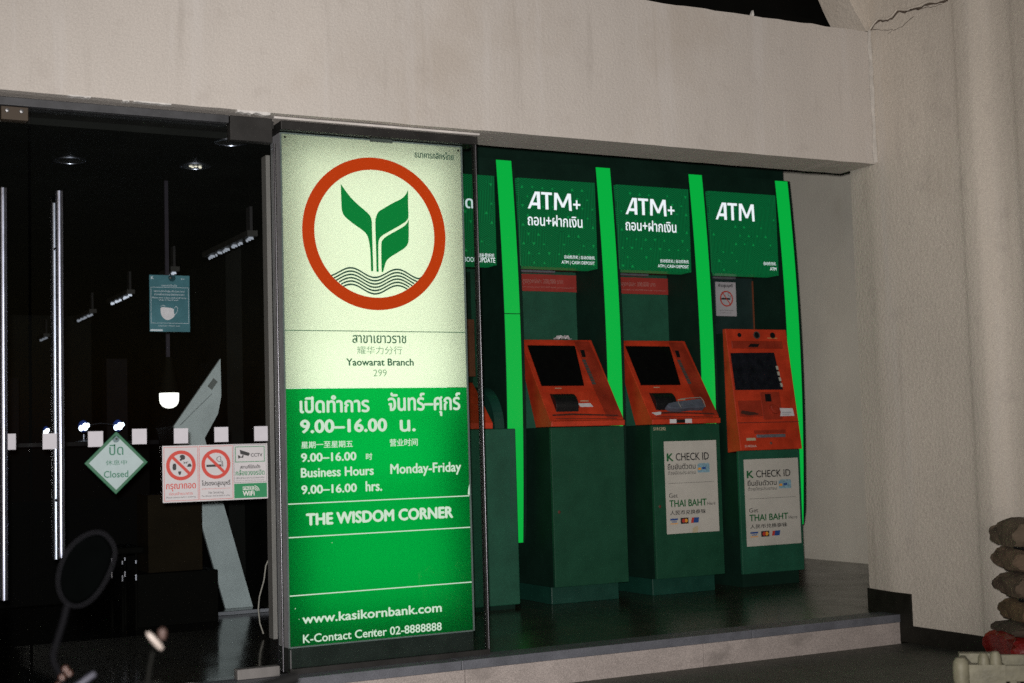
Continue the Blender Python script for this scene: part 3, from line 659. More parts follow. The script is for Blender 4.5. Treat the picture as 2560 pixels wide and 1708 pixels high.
# ------------------------------------------------------------------ cash machine wall
PITCH = .782
def bez_front(z):  # side profile of the fins: bows forward in the middle
    q = (z-1.6)/1.4; return 1.957+.07*q*q
STRIPE = emit("green_light_strip", lin((6,176,64)), .82)
fin_labels = ["glowing green light strip standing between passbook machine and first orange cash machine", "glowing green light strip between the two sloping orange cash machines", "glowing green light strip left of the upright orange cash machine", "glowing green light strip at the right end beside the plain wall"]
def fin(seam, label):
    X = 4.325
    t = thing("light_fin", label, "light strip", (X+.05,2.1,.39), "green light strips between the cash machines")
    zs = [.394+(2.968-.394)*i/24 for i in range(25)]
    fr = [(bez_front(z), z) for z in zs]
    fr[0] = (fr[0][0]+.02, .394)
    MB().sidep([(2.42,.394)]+[(y+.006, z) for y, z in fr]+[(2.42,2.968)], X-.006, X+.140).build("fin_body", GRND, t)
    def lightstrip(z0, z1):
        b = MB(); P = [(bez_front(z0), z0)]+[(y, z) for y, z in fr if z0 < z < z1]+[(bez_front(z1), z1)]
        b.sidep([(y, z) for y, z in P]+[(y+.005, z) for y, z in P[::-1]], X, X+.113); return b
    if seam: lightstrip(.398, 1.913).build("light_strip", STRIPE, t); lightstrip(1.919, 2.962).build("light_strip", STRIPE, t)
    else: lightstrip(.398, 2.962).build("light_strip", STRIPE, t)
    return t
fin(True, fin_labels[0])
f1 = fin(False, fin_labels[1]); f1.location.x += PITCH
for i in (2, 3): dup(f1, (PITCH*(i-1),0,0), fin_labels[i])

# header signs
def hdr_mat():
    m = bpy.data.materials.new("green_header_pattern"); m.use_nodes = True
    n = m.node_tree.nodes; l = m.node_tree.links; b = n["Principled BSDF"]; b.inputs["Roughness"].default_value = .35
    tc = n.new("ShaderNodeTexCoord")
    mp = n.new("ShaderNodeMapping"); mp.inputs["Scale"].default_value = (1,1,1); l.new(tc.outputs["Object"], mp.inputs[0])
    # triangle lattice: three wave sets at 60 degrees, dashed where noise cells change
    def wave(ang, sc):
        r_ = n.new("ShaderNodeMapping"); r_.inputs["Rotation"].default_value = (0, ang, 0); l.new(tc.outputs["Object"], r_.inputs[0])
        w_ = n.new("ShaderNodeTexWave"); w_.wave_type = 'BANDS'; w_.bands_direction = 'X'; w_.inputs["Scale"].default_value = sc; l.new(r_.outputs[0], w_.inputs["Vector"]); return w_.outputs["Fac"]
    vor = n.new("ShaderNodeTexVoronoi"); vor.inputs["Scale"].default_value = 12; l.new(tc.outputs["Object"], vor.inputs["Vector"])
    sep = n.new("ShaderNodeSeparateColor"); l.new(vor.outputs["Color"], sep.inputs[0])
    g1 = n.new("ShaderNodeMath"); g1.operation = 'GREATER_THAN'; g1.inputs[1].default_value = .34; l.new(sep.outputs[0], g1.inputs[0])
    g2 = n.new("ShaderNodeMath"); g2.operation = 'GREATER_THAN'; g2.inputs[1].default_value = .67; l.new(sep.outputs[0], g2.inputs[0])
    mA = n.new("ShaderNodeMix"); l.new(g1.outputs[0], mA.inputs[0]); l.new(wave(0, 26), mA.inputs[2]); l.new(wave(radians(60), 26), mA.inputs[3])
    mB = n.new("ShaderNodeMix"); l.new(g2.outputs[0], mB.inputs[0]); l.new(mA.outputs[0], mB.inputs[2]); l.new(wave(radians(-60), 26), mB.inputs[3])
    cr_ = n.new("ShaderNodeMix"); cr_.data_type = 'RGBA'; cr_.inputs["A"].default_value = lin((3,52,25)); cr_.inputs["B"].default_value = lin((8,100,52)); l.new(mB.outputs[0], cr_.inputs["Factor"])
    l.new(cr_.outputs["Result"], b.inputs["Emission Color"]); b.inputs["Emission Strength"].default_value = .95
    b.inputs["Base Color"].default_value = (.002,.022,.009,1); b.inputs["Specular IOR Level"].default_value = .2
    return m
HDR = hdr_mat()
TRI = emit("header_triangles", lin((10,128,62)), .8)
HW = emit("header_white_letters", (.80,.86,.90,1), .95)
def letters_atm(b, x0, z0, x1, z1, y, plus=None):
    W = x1-x0; H = z1-z0
    def P(a, c_, pts, yy): b.flat([(x0+W*(a+(c_-a)*p), z0+H*q) for p, q in pts], yy)
    P(0,.285,[(0,0),(.20,0),(.80,1),(.60,1)], y); P(0,.285,[(.72,1),(.99,1),(1,0),(.77,0)], y-.0003); P(0,.285,[(.26,.20),(.85,.20),(.85,.36),(.38,.36)], y-.0006)
    P(.31,.555,[(0,.855),(1,.855),(1,1),(0,1)], y); P(.31,.555,[(.37,0),(.64,0),(.64,.86),(.37,.86)], y-.0003)
    P(.595,1,[(0,0),(.15,0),(.19,1),(.03,1)], y); P(.595,1,[(.85,0),(1,0),(.97,1),(.81,1)], y-.0003)
    P(.595,1,[(.06,1),(.22,1),(.59,.17),(.43,.17)], y-.0006); P(.595,1,[(.78,1),(.94,1),(.57,.17),(.41,.17)], y-.0009)
    if plus:
        a, c_, e, g = plus; mx = (a+e)/2; mz = (c_+g)/2; w_ = .0065
        b.flat([(a,mz-w_),(e,mz-w_),(e,mz+w_),(a,mz+w_)], y); b.flat([(mx-w_,c_),(mx+w_,c_),(mx+w_,g),(mx-w_,g)], y-.0003)
def header(i, label, kind):
    xa = 4.459+PITCH*i; xb = xa+.607; y0 = 1.975
    t = thing("header_sign", label, "sign", (xa+.3,y0,2.24), "green header signs above the cash machines")
    MB().box(xa,y0,2.240,xb,y0+.14,2.841).build("panel", HDR, t, bevel=.004)
    tr = MB(); random.seed(20+i)
    for row in range(9):
        for c_ in range(8):
            if random.random() < (.72 if i < 2 else .42):
                x = xa+.03+c_*.078+(row%2)*.039; z = 2.268+row*.064; s_ = random.choice((.009,.012))
                if x > xb-.02: continue
                up = 1 if (row+c_)%3 else -1
                tr.flat([(x-s_,z-up*s_*.7),(x+s_,z-up*s_*.7),(x,z+up*s_)], y0-.001)
    tr.build("triangle_pattern", TRI, t)
    b = MB(); ly = y0-.0018
    if kind == 'p':
        sh = xa-4.459
        letters_atm(b, 4.528+sh-.004*i, 2.634, 4.871+sh-.004*i, 2.752, ly, (4.883+sh-.004*i,2.648,4.940+sh-.004*i,2.709))
        b.text("ถอน+ฝากเงิน", (4.526+sh-.005*i,2.520,4.951+sh-.006*i,2.597), ly, .0010)
        b.text("自动柜员机 | 自动存款机", (4.801+sh,2.298,5.042+sh,2.326), ly); b.text("ATM | CASH DEPOSIT", (4.778+sh,2.260,5.040+sh,2.288), ly)
    elif kind == 'a':
        letters_atm(b, 6.075, 2.634, 6.425, 2.760, ly)
        b.text("自动柜员机", (6.492,2.313,6.603,2.338), ly); b.text("ATM", (6.548,2.275,6.606,2.299), ly)
    else:
        b.text("ปรับสมุด", (3.74,2.585,4.116,2.700), ly, .002)
        b.text("自动补登折机", (4.125,2.288,4.265,2.316), ly); b.text("PASSBOOK UPDATE", (3.97,2.255,4.270,2.287), ly)
    b.build("white_lettering", HW, t)
    return t
header(-1, "partly hidden green header sign reading UPDATE just right of the lit sign", 'u')
header(0, "green patterned ATM header sign, left of the two ending in a plus", 'p')
header(1, "green patterned ATM header sign, right of the two ending in a plus", 'p')
header(2, "plain green ATM header sign without Thai line beside the end wall", 'a')

cw = thing("machine_wall", "dark green cladding wall behind the row of cash machines", "cladding", (5,2.4,0))
for i in range(-1, 3):
    xa = 4.4655+PITCH*i; xb = 4.319+PITCH*(i+1)-.0005
    MB().box(xa,2.345,.0,xb,2.42,2.97).build("back_panel", GRN if i < 2 else mat("slate_green_panel", (.012,.032,.030,1), .5, vary=.3), cw)
    lo = MB(); lo.box(xa,2.285,2.245,xb-.20,2.344,2.258); lo.build("lamp_slot", SILV, cw)
    MB().box(xa+.005,2.20,2.259,xb-.005,2.344,2.29).build("lamp_box", mat("brown_bronze", (.05,.028,.014,1), .5, .4, vary=.3), cw)
MB().box(3.21,2.09,2.975,6.80,2.5,3.445).build("top_box", GRND, cw)
MB().box(3.21,2.03,2.845,6.68,2.088,2.972).build("shadow_gap", GRND, cw)
MB().box(6.655,2.33,1.60,6.66,2.343,2.24).build("panel_joint", mat("rust_joint", (.18,.05,.02,1), .6), cw)
for i, lb in ((0,"red banner on the wall above the left sloping cash machine"),(1,"red banner on the wall above the right sloping cash machine")):
    xa = 4.470+PITCH*i; xb = 5.100+PITCH*i; q = PITCH*i
    t = thing("red_banner", lb, "banner", (xa+.3,2.34,2.17), "red banners above the sloping cash machines")
    MB().box(xa,2.335,2.117,xb,2.3445,2.237).build("sheet", REDB, t)
    b = MB(); b.text("ถอน สูงสุดครั้งละ 200,000 บาท", (4.60+q,2.162,4.99+q,2.212), 2.3345); b.text("Maximum withdrawal 200,000 Baht per transaction", (4.60+q,2.139,5.08+q,2.152), 2.3345)
    b.build("lettering", PINKT, t)
t = thing("smoking_notice", "white no smoking notice on the wall above the upright cash machine", "notice", (6.4,2.34,1.97))
MB().box(6.315,2.338,1.968,6.50,2.3445,2.226).build("sheet", mat("notice_white", (.46,.44,.48,1), .6, vary=.08), t)
b = MB(); b.ring(6.41,2.10,.050,.060,2.3365,2.3375,48); b.prism([(6.368,2.148),(6.374,2.153),(6.452,2.052),(6.446,2.047)],2.3360,2.3368); b.build("red_print", INKR, t)
b = MB(); b.text("ห้ามสูบบุหรี่", (6.34,2.182,6.47,2.214), 2.3372, .0008); b.box(6.362,2.3366,2.092,6.445,2.3372,2.106)
stroke(b, [(6.448,2.108),(6.446,2.120),(6.43,2.124),(6.424,2.136),(6.432,2.145)], .0014, 2.3369); b.text("เขตปลอดบุหรี่ตามกฎหมาย", (6.345,2.005,6.47,2.017), 2.3372); b.text("No smoking area by law", (6.345,1.987,6.45,1.996), 2.3372)
b.build("black_print", INK, t)

def slope(y0, z0, y1, z1):
    L = math.hypot(y1-y0, z1-z0); dy, dz = (y1-y0)/L, (z1-z0)/L
    return Matrix(((1,0,0,0),(0,dz,dy,y0),(0,-dy,dz,z0),(0,0,0,1)))
S1 = slope(1.727,1.19,2.115,1.755); S3 = slope(1.77,.96,1.90,1.83)

def sloping_machine():
    t = thing("cash_machine", "sloping orange cash machine with crumpled paper on top", "cash machine", (4.8,1.75,0), "cash machines along the green wall")
    xa, xb = 4.52, 5.075
    MB().box(xa+.003,1.76,.113,xb-.006,2.34,1.153).build("body", GRND, t, bevel=.004)
    MB().box(xa+.006,1.800,.0,xb-.035,2.33,.112).build("plinth", TEAL, t, bevel=.004)
    dd = MB().box(xa,1.733,.115,xb+.005,1.758,1.150).build("door", GRNDOOR, t, bevel=.003)
    MB().lathe([(.0,-.004),(.008,-.003),(.011,0)], (xa+.045,1.733,.60), 14, 'y').build("lock", mat("rusty_lock", (.10,.03,.02,1), .5), dd)
    MB().sidep([(1.715,1.155),(1.712,1.19),(1.727,1.193),(2.115,1.757),(2.17,1.757),(1.93,1.155)], xa-.004, xb+.004).build("fascia", ORG, t, bevel=.004)
    q = MB(S1)
    q.box(xa+.0,-.006,.0,xa+.016,.0,.68); q.box(xa+.02,-.0035,.655,xb-.005,.0,.672)
    q.prism([(xa+.018,.252),(4.935,.252),(4.935,.246),(xa+.018,.246)], -.004, .0)
    q.build("bezel", ORG, t)
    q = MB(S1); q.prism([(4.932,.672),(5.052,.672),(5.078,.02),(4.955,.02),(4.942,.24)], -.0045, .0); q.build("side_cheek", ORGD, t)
    MB(S1).prism([(4.553,.632),(4.922,.630),(4.872,.288),(4.546,.288)], -.008, -.001).build("screen", SCR, t)
    q = MB(S1); q.prism([(4.952,.594),(4.984,.594),(4.974,.533),(4.947,.533)], -.008, -.0045); q.build("camera_window", BLK, t)
    q = MB(S1)
    for i in range(9): 
        z = .297+i*.0242; q.prism([(4.940-.0004*i,z),(4.968-.0008*i,z),(4.968-.0008*i,z+.019),(4.940-.0004*i,z+.019)], -.008, -.0045)
    q.build("side_grille", GREYP, t)
    q = MB(S1)
    n = 8; prof = [(-.036*sin(pi*i/n)**.6-.004, .078+.142*i/n) for i in range(n+1)]
    q.sidep([(-.0,.074)]+prof+[(0,.224)], 4.585, 4.755); q.build("keypad_hood", BLK, t, bevel=.006)
    q = MB(S1); q.prism([(4.771,.142),(4.868,.142),(4.882,.112),(4.785,.112)], -.003, -.0005); q.build("card_sticker", PAPW, t)
    q = MB(S1); q.prism([(4.80,.165),(4.86,.165),(4.863,.158),(4.80,.158)], -.002, -.0005); q.prism([(4.64,.270),(4.69,.270),(4.69,.265),(4.64,.265)], -.0055, -.004); q.build("small_print", CREAM, t)
    q = MB(S1); q.prism([(4.545,.052),(4.70,.058),(5.04,.040),(5.05,.030),(4.70,.044),(4.545,.040)], -.0052, -.0047); q.prism([(4.56,.022),(5.03,.014),(5.03,.009),(4.56,.017)], -.002, -.0003); q.build("dark_streak", mat("streak_dark", (.06,.014,.008,1), .8, vary=.5, scale=30), t)  # thin dark lines across the fascia above the lip
    return t
m1 = sloping_machine()
m2 = dup(m1, (PITCH,0,0), "sloping orange cash machine with a white poster on its door")
# poster
def poster(parent, ox, oz, y, w_, h_):
    s_ = w_/.4325
    sh = MB(); sh.box(ox,y-.0015,oz,ox+w_,y,oz+h_); p = sh.build("poster", PAPER, parent)
    sx = lambda v: ox+(v-5.393)*s_
    sz = lambda v: oz+(v-.411)*h_/.627
    def T(b, body, a, c_, d_, e, bo=0): b.text(body, (sx(a),sz(c_),sx(d_),sz(e)), y-.0018, bo)
    def B(b, a, c_, d_, e, k=0): b.box(sx(a),y-.0022-k,sz(c_),sx(d_),y-.0016-k,sz(e))
    g = MB(); T(g,"K",5.415,.905,5.464,.954,.0035); T(g,"THAI BAHT",5.421,.593,5.726,.638,.0016); g.build("green_lettering", INKG, p)
    k = MB(); T(k,"CHECK ID",5.486,.905,5.759,.956,.0008); T(k,"ยืนยันตัวตน",5.417,.846,5.645,.886,.0006); T(k,"ด้วยบัตรประชาชน",5.418,.811,5.646,.838)
    T(k,"Get",5.420,.654,5.491,.685); T(k,"Here",5.732,.593,5.800,.616); T(k,"人民币兑换泰铢",5.424,.538,5.716,.568,.0004)
    B(k,5.420,.7515,5.794,.7535); B(k,5.507,.475,5.571,.516); k.build("black_lettering", INK, p)
    c_ = MB(); B(c_,5.663,.818,5.762,.875); B(c_,5.672,.876,5.756,.882); c_.build("card_picture", INKC, p)
    d_ = MB(); B(d_,5.423,.502,5.484,.514); T(d_,"VISA",5.432,.486,5.476,.499,.0006); d_.prism([(sx(5.605),sz(.478)),(sx(5.652),sz(.478)),(sx(5.660),sz(.514)),(sx(5.613),sz(.514))], y-.0022, y-.0016); B(d_,5.70,.840,5.73,.856,.0008); d_.build("blue_print", INKB, p)
    e = MB(); B(e,5.423,.4765,5.484,.482); e.disc(sx(5.551),sz(.496),.013*s_,y-.0032,y-.0026,20); B(e,5.667,.836,5.690,.852,.0008); e.build("amber_print", INKY, p)
    f = MB(); f.disc(sx(5.530),sz(.496),.013*s_,y-.0038,y-.0033,20); f.prism([(sx(5.591),sz(.478)),(sx(5.610),sz(.478)),(sx(5.618),sz(.514)),(sx(5.598),sz(.514))], y-.0030, y-.0024); f.build("red_print", INKR, p)
    return p
poster(m2, 5.394, .411, 1.7315, .4325, .627)
b = MB(); b.prism([(5.60,.412),(5.645,.412),(5.650,.455),(5.625,.452),(5.605,.44)], 1.7291, 1.7299); b.build("stain", STK, m2)
b = MB(); b.text("S1R1292", (5.315,1.115,5.415,1.135), 1.7326, .0006); b.build("number_lettering", CREAM, m2)
q = MB(); q.box(5.436,1.709,1.160,5.490,1.7115,1.188); q.box(5.562,1.709,1.160,5.617,1.7115,1.188); q.build("white_tag", PAPW, m2)
q = MB(); q.box(5.4905,1.7095,1.162,5.5615,1.7115,1.186); q.build("black_tag", BLK, m2)

def upright_machine():
    t = thing("cash_machine", "upright orange cash machine with poster beside the end wall", "cash machine", (6.33,1.85,0), "cash machines along the green wall")
    xa, xb = 6.06, 6.60
    MB().sidep([(1.815,.09),(1.815,.94),(1.931,.946),(1.931,1.80),(2.34,1.80),(2.34,.09)], xa, xb).build("body", GRND, t)
    MB().box(xa+.02,1.83,.0,xb-.02,2.33,.089).build("plinth", GRND, t)
    MB().box(xa-.002,1.792,.092,xb+.004,1.814,.955).build("door", GRN, t, bevel=.003)
    MB().sidep([(1.772,.958),(1.7776,1.0),(1.9016,1.83),(1.935,1.83),(1.93,.945)], 6.068, 6.613).build("fascia", ORG, t, bevel=.004)
    xs = lambda a: a
    q = MB(S3); q.prism([(6.085,.702),(6.472,.706),(6.508,.432),(6.087,.432)], -.004, .002); q.build("screen", SCRB, t)
    q = MB(S3)
    for i in range(4): z = .452+i*.042; q.prism([(6.490-.006*i,z),(6.507-.006*i,z),(6.504-.006*i,z+.028),(6.487-.006*i,z+.028)], -.008, -.0042)
    q.build("side_button", mat("pale_button", (.42,.42,.36,1), .5), t)
    q = MB(S3); q.box(6.10,-.010,.735,6.555,-.001,.79); q.build("hood", ORGD, t, bevel=.005)
    q = MB(S3); q.prism([(6.24,.745),(6.325,.745),(6.345,.768),(6.262,.768)], -.0125, -.0105); q.build("hood_window", BLK, t)
    for (u, r2) in ((6.183,.016),(6.334,.022),(6.481,.022)):
        q = MB(S3); q.disc(u,.835,r2,-.005,.0,24); q.build("camera_port", BLK, t)
    q = MB(S3); q.ring(6.337,.835,.0225,.028,-.006,.0,32); q.build("camera_ring", GREYP, t)
    q = MB(S3); q.box(6.336,-.012,.345,6.384,.0,.400); q.build("card_reader", BLK, t)
    q = MB(S3); q.box(6.30,-.004,.215,6.47,.0,.415); q.build("reader_panel", ORGD, t, bevel=.003)
    q = MB(S3); q.prism(smooth([(6.355,.318),(6.40,.322),(6.436,.285),(6.425,.252),(6.385,.255),(6.36,.285)],1), -.03, -.004); q.build("reader_bezel", ORGD, t, bevel=.006)
    q = MB(S3); q.box(6.095,-.003,.24,6.295,.0,.355); q.build("keypad_recess", ORGD, t)
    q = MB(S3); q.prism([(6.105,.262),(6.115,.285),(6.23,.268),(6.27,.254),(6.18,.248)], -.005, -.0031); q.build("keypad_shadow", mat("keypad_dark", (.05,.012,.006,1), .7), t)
    q = MB(S3); q.prism([(6.433,.292),(6.550,.289),(6.556,.233),(6.428,.233),(6.440,.262)], -.0305, -.029); q.build("card_sticker", PAPW, t)
    q = MB(S3); q.box(6.45,-.0312,.258,6.535,-.0306,.262); q.box(6.45,-.0312,.245,6.52,-.0306,.248); q.build("small_print", INKGY, t)
    q = MB(S3); q.box(6.069,-.003,.1935,6.612,.0,.1975); q.build("seam", mat("seam_dark", (.05,.012,.008,1), .7), t)
    q = MB(S3); q.box(6.214,-.012,.085,6.468,.0,.108); q.build("cash_slot", SILV, t, bevel=.003)
    q = MB(S3); q.box(6.20,-.004,.116,6.48,.0,.14); q.build("slot_recess", ORGD, t)
    q = MB(S3); q.box(6.126,-.002,.067,6.206,.0,.086); q.build("pale_label", CREAM, t)
    q = MB(S3); q.lathe([(.0,-.004),(.007,-.004),(.010,0)], (6.338,.0,.045), 14, 'y'); q.build("lock", GREYP, t)
    q = MB(S3); q.text("S1A8306A", (6.105,.020,6.205,.036), -.0008, .0005); q.build("number_lettering", mat("pale_pink_ink", (.55,.38,.33,1), .6), t)
    q = MB(S3); q.box(6.43,-.0012,.812,6.52,-.0002,.817); q.build("pale_script_line", mat("gold_ink", (.5,.3,.12,1), .6), t)
    return t
m3 = upright_machine()
poster(m3, 6.100, .283, 1.7905, .482, .611)

def passbook_machine():
    t = thing("cash_machine", "passbook machine mostly hidden behind the lit sign", "cash machine", (4.0,1.75,0), "cash machines along the green wall")
    MB().box(3.70,1.735,.03,4.262,2.34,1.150).build("body", GRN, t, bevel=.006)
    MB().box(3.72,1.77,.0,4.24,2.33,.029).build("plinth", GRND, t)
    MB().sidep([(1.72,1.152),(1.72,1.19),(2.0,1.46),(2.1,1.46),(2.1,1.152)], 3.74, 4.092).build("fascia", ORG, t, bevel=.004)
    pr2 = []; 
    for i in range(13):
        a = radians(90*i/12); pr2.append((2.07-.27*cos(a)*1.0, 1.152+.28*sin(a)))
    MB().sidep([(2.13,1.152)]+[(2.07-.27*cos(radians(90*i/12)), 1.152+.28*sin(radians(90*i/12))) for i in range(13)]+[(2.13,1.432)], 4.145, 4.215).build("curved_cheek", TEAL, t)
    MB().box(3.74,1.98,1.50,4.105,2.05,1.875).build("orange_plate", mat("brown_orange_plate", (.20,.05,.022,1), .6, vary=.2), t)
    MB().box(3.74,2.051,1.465,4.12,2.34,2.2).build("upper_body", GRND, t)
    return t
passbook_machine()

# loose things on and around the machines
def crumple(c_, sx, sy, sz, seed, n=14):
    random.seed(seed); b = MB(); v = []; f = []
    for i in range(n):
        for j in range(6):
            u = i/(n-1)-.5; w_ = j/5-.5
            v.append((c_[0]+u*sx+random.uniform(-.1,.1)*sx/n, c_[1]+w_*sy+random.uniform(-.1,.1)*sy/5, c_[2]+sz*(.12+random.random()*.75*(1-4*u*u*.7))))
    for i in range(n-1):
        for j in range(5): f.append((i*6+j,(i+1)*6+j,(i+1)*6+j+1,i*6+j+1))
    b.add(v, f); return b
tag(crumple((4.86,2.14,1.755),.13,.05,.05,5).build("crumpled_paper", PAPW), "crumpled white paper lying on top of the left sloping cash machine", "paper")
tag(crumple((5.46,1.84,.0),.11,.06,.022,9).build("paper_scrap", PAPW), "white paper scrap on the dark floor before the poster machine", "paper")
q = MB(S1); 
n = 12
for i in range(n): pass
P = [(5.432,.080),(5.452,.098),(5.50,.108),(5.53,.112),(5.62,.122),(5.715,.132),(5.738,.130),(5.742,.066),(5.735,.058),(5.62,.058),(5.55,.050),(5.47,.054),(5.445,.062)]
q.prism(P, -.052, -.008)
ph = thing("pouch", "blue grey cloth pouch lying on the ledge of the poster machine", "pouch", (5.59,1.76,1.2))
q.build("pouch_body", mat("blue_grey_cloth", (.085,.10,.135,1), .8, vary=.35, scale=22, bump=.5, bscale=90), ph, bevel=.012, seg=3)
q = MB(S1); q.tube([(5.536,-.056,.056),(5.528,-.058,.085),(5.533,-.056,.112)], .0025, 6); q.tube([(5.56,-.056,.128),(5.64,-.057,.134),(5.735,-.055,.140),(5.748,-.05,.11),(5.742,-.05,.06)], .0028, 6); q.build("cord_edge", mat("pale_cord_edge", (.26,.25,.22,1), .7), ph)
q = MB(S1); q.prism([(5.318,.050),(5.395,.056),(5.385,.034),(5.345,.028)], -.010, -.0065); tag(q.build("receipt", PAPW), "small folded white receipt on the ledge beside the cloth pouch", "paper")

# ------------------------------------------------------------------ sacks, bag and crate at the right
SK = [mat("brown_sack_"+n, c_, .85, vary=.45, scale=9, bump=.8, bscale=28, stain=[((.05,.035,.022,1),5,.52,.75,(1,3,3),.3)]) for n, c_ in (("a",(.125,.092,.062,1)),("b",(.145,.098,.064,1)),("c",(.125,.088,.06,1)),("d",(.14,.09,.048,1)),("e",(.085,.063,.044,1)))]
from mathutils import noise as mnoise
def sack(x0, x1, y0, y1, z0, z1, m, name, seed, droop=.0):
    b = MB(); v = []; f = []; n, k = 40, 44
    sgp = lambda a: math.copysign(abs(a)**.5, a)
    for i in range(n+1):
        u = i/n; a = abs(2*u-1)
        e = .50+.5*(1-a**7)**.6 if a < 1 else .42
        x = x0+(x1-x0)*u
        for j in range(k):
            t = 2*pi*j/k; cc, ss = cos(t), sin(t)
            p = Vector((x*9+seed*3.1, cc*2.2, ss*2.2+seed))
            d = mnoise.noise(p)*.14+mnoise.noise(p*2.7)*.09+(.10*abs(mnoise.noise(Vector((x*30, cc*3, ss*3+seed))))*max(0, a-.55)*2)
            hy, hz = (y1-y0)/2, (z1-z0)/2
            v.append((x+mnoise.noise(p*1.7)*.02*(1 if a > .8 else .3)+(.035*(1-abs(ss))*(1 if u < .5 else -1)*-(a > .93)),
                      (y0+y1)/2+hy*sgp(cc)*(.82+.18*e)*(1+d*.5), (z0+z1)/2+hz*sgp(ss)*(.45+.55*e)*(1+d)-droop*(1-e)+.006*mnoise.noise(Vector((x*5,seed,1)))))
    for i in range(n):
        for j in range(k): f.append((i*k+j,i*k+(j+1)%k,(i+1)*k+(j+1)%k,(i+1)*k+j))
    f.append(tuple(range(k-1,-1,-1))); f.append(tuple(range(n*k,n*k+k)))
    b.add(v, f, True); return b
ROT = radians(-26)
zt = [(.500,.632,5.130),(.378,.503,5.135),(.255,.380,5.142),(.135,.258,5.168),(.088,.146,5.105)]
sl = ["topmost brown paper sack of the stack with black letters","brown paper sack second from the top of the stack","brown paper sack third from the top of the stack","tan brown paper sack fourth from the top of the stack","flattened dark brown sack at the bottom of the stack"]
for i, (z0, z1, xa) in enumerate(zt):
    ya = -1.60
    t = thing("paper_sack", sl[i], "sack", (xa,ya,z0), "brown sacks stacked against the pillar")
    sack(xa, xa+.55, ya, ya+.33, z0, z1, SK[i], "", 3+i, .01 if i else .03).build("sack_body", SK[i], t)
    if i in (0, 2):
        s2 = MB(); s2.tube([(xa-.005,ya+.06,z0+.004),(xa+.02,ya+.0,z0-.002),(xa+.06,ya-.012,z0-.006),(xa+.25,ya-.018,z0-.012),(xa+.5,ya-.016,z0-.014)], .009, 8); s2.build("black_strap", BLK, t)
    if i == 0:
        L = MB(); x_, z_ = xa+.062, z0+.030; L.text("ABC", (x_,z_,x_+.075,z_+.036), ya-.022, .0016)
        L.v = [(2*(x_+.0375)-x, y, 2*(z_+.018)-z) for x, y, z in L.v]
        L.build("black_lettering", INK, t)
    t.rotation_euler.z = ROT
t = thing("red_bag", "shiny red plastic bag squeezed under the stack of brown sacks", "bag", (5.075,-1.60,-.05))
sack(5.075, 5.62, -1.62, -1.22, -.065, .108, None, "", 12, .0).build("bag_body", mat("red_plastic_bag", (.22,.012,.010,1), .35, vary=.4, scale=12, bump=.6, bscale=25), t)
MB().tube([(5.115,-1.642,-.06),(5.12,-1.645,.02),(5.14,-1.642,.055),(5.18,-1.636,.075),(5.3,-1.63,.092)], .003, 6).build("pale_string", PAPW, t)
t.rotation_euler.z = ROT
t = tag(MB().box(-.0,-.0,0,.5,.3,.098).build("wooden_board", mat("dark_wood", (.05,.03,.02,1), .8, vary=.3, scale=8)), "dark wooden board under the red bag", "board")
t.location = (5.08,-1.58,-.164); t.rotation_euler.z = ROT

CR = mat("cream_plastic", (.25,.235,.165,1), .55, vary=.35, scale=14, bump=.3, bscale=40)
t = thing("plastic_crate", "cream plastic crate with knobbed corners in the lower right corner", "crate", (3.975,-2.4,-.165))
xa, xb, ya, yb, z0, z1 = 3.975, 4.595, -2.4, -2.12, -.16, .178
b = MB()
b.box(xa,ya,z0,xb,yb,z0+.02)
for (y0, y1) in ((ya,ya+.018),(yb-.018,yb)):
    b.box(xa,y0,z0+.0205,xb,y1,z0+.06); b.box(xa,y0,z1-.06,xb,y1,z1)
    n = 13
    for i in range(n): x = xa+(xb-xa)*i/(n-1); b.box(x-.013,y0-.0025,z0+.058,x+.013,y1+.0025,z1-.055)
for (x0, x1) in ((xa-.003,xa+.018),(xb-.018,xb+.003)):
    b.box(x0,ya+.019,z0+.0205,x1,yb-.019,z0+.06); b.box(x0,ya+.019,z1-.06,x1,yb-.019,z1)
    n = 9
    for i in range(1, n-1): y = ya+(yb-ya)*i/(n-1); b.box(x0-.0025,y-.013,z0+.058,x1+.0025,y+.013,z1-.055)
b.build("basket", CR, t, bevel=.003)
for (x, y) in ((xa,ya),(xb,ya),(xa,yb),(xb,yb)):
    c_ = MB()
    sg2 = 1 if x == xa else -1
    xl, xr = sorted((x-sg2*.004, x+sg2*.125)); c_.box(xl,y-.024,z0+.001,xr,y+.024,z1+.006)
    for (dx, r2, dz) in () if y == yb else ((-.030,.031,-.010),(.052,.021,.006),(.095,.022,.012)):
        c_.lathe([(.0,.030),(r2*.55,.027),(r2*.9,.014),(r2,-.006),(r2,-.05),(r2*.85,-.075),(.0,-.08)], (x+sg2*dx, y, z1+.012+dz), 18)
    c_.build("corner_post", CR, t)
c_ = MB(); c_.box(xa+.02,ya+.02,z0+.021,xb-.02,yb-.02,z0+.05); t.rotation_euler.z = radians(-38)
c_.build("red_liner", mat("red_liner", (.2,.02,.015,1), .6, vary=.3), t)

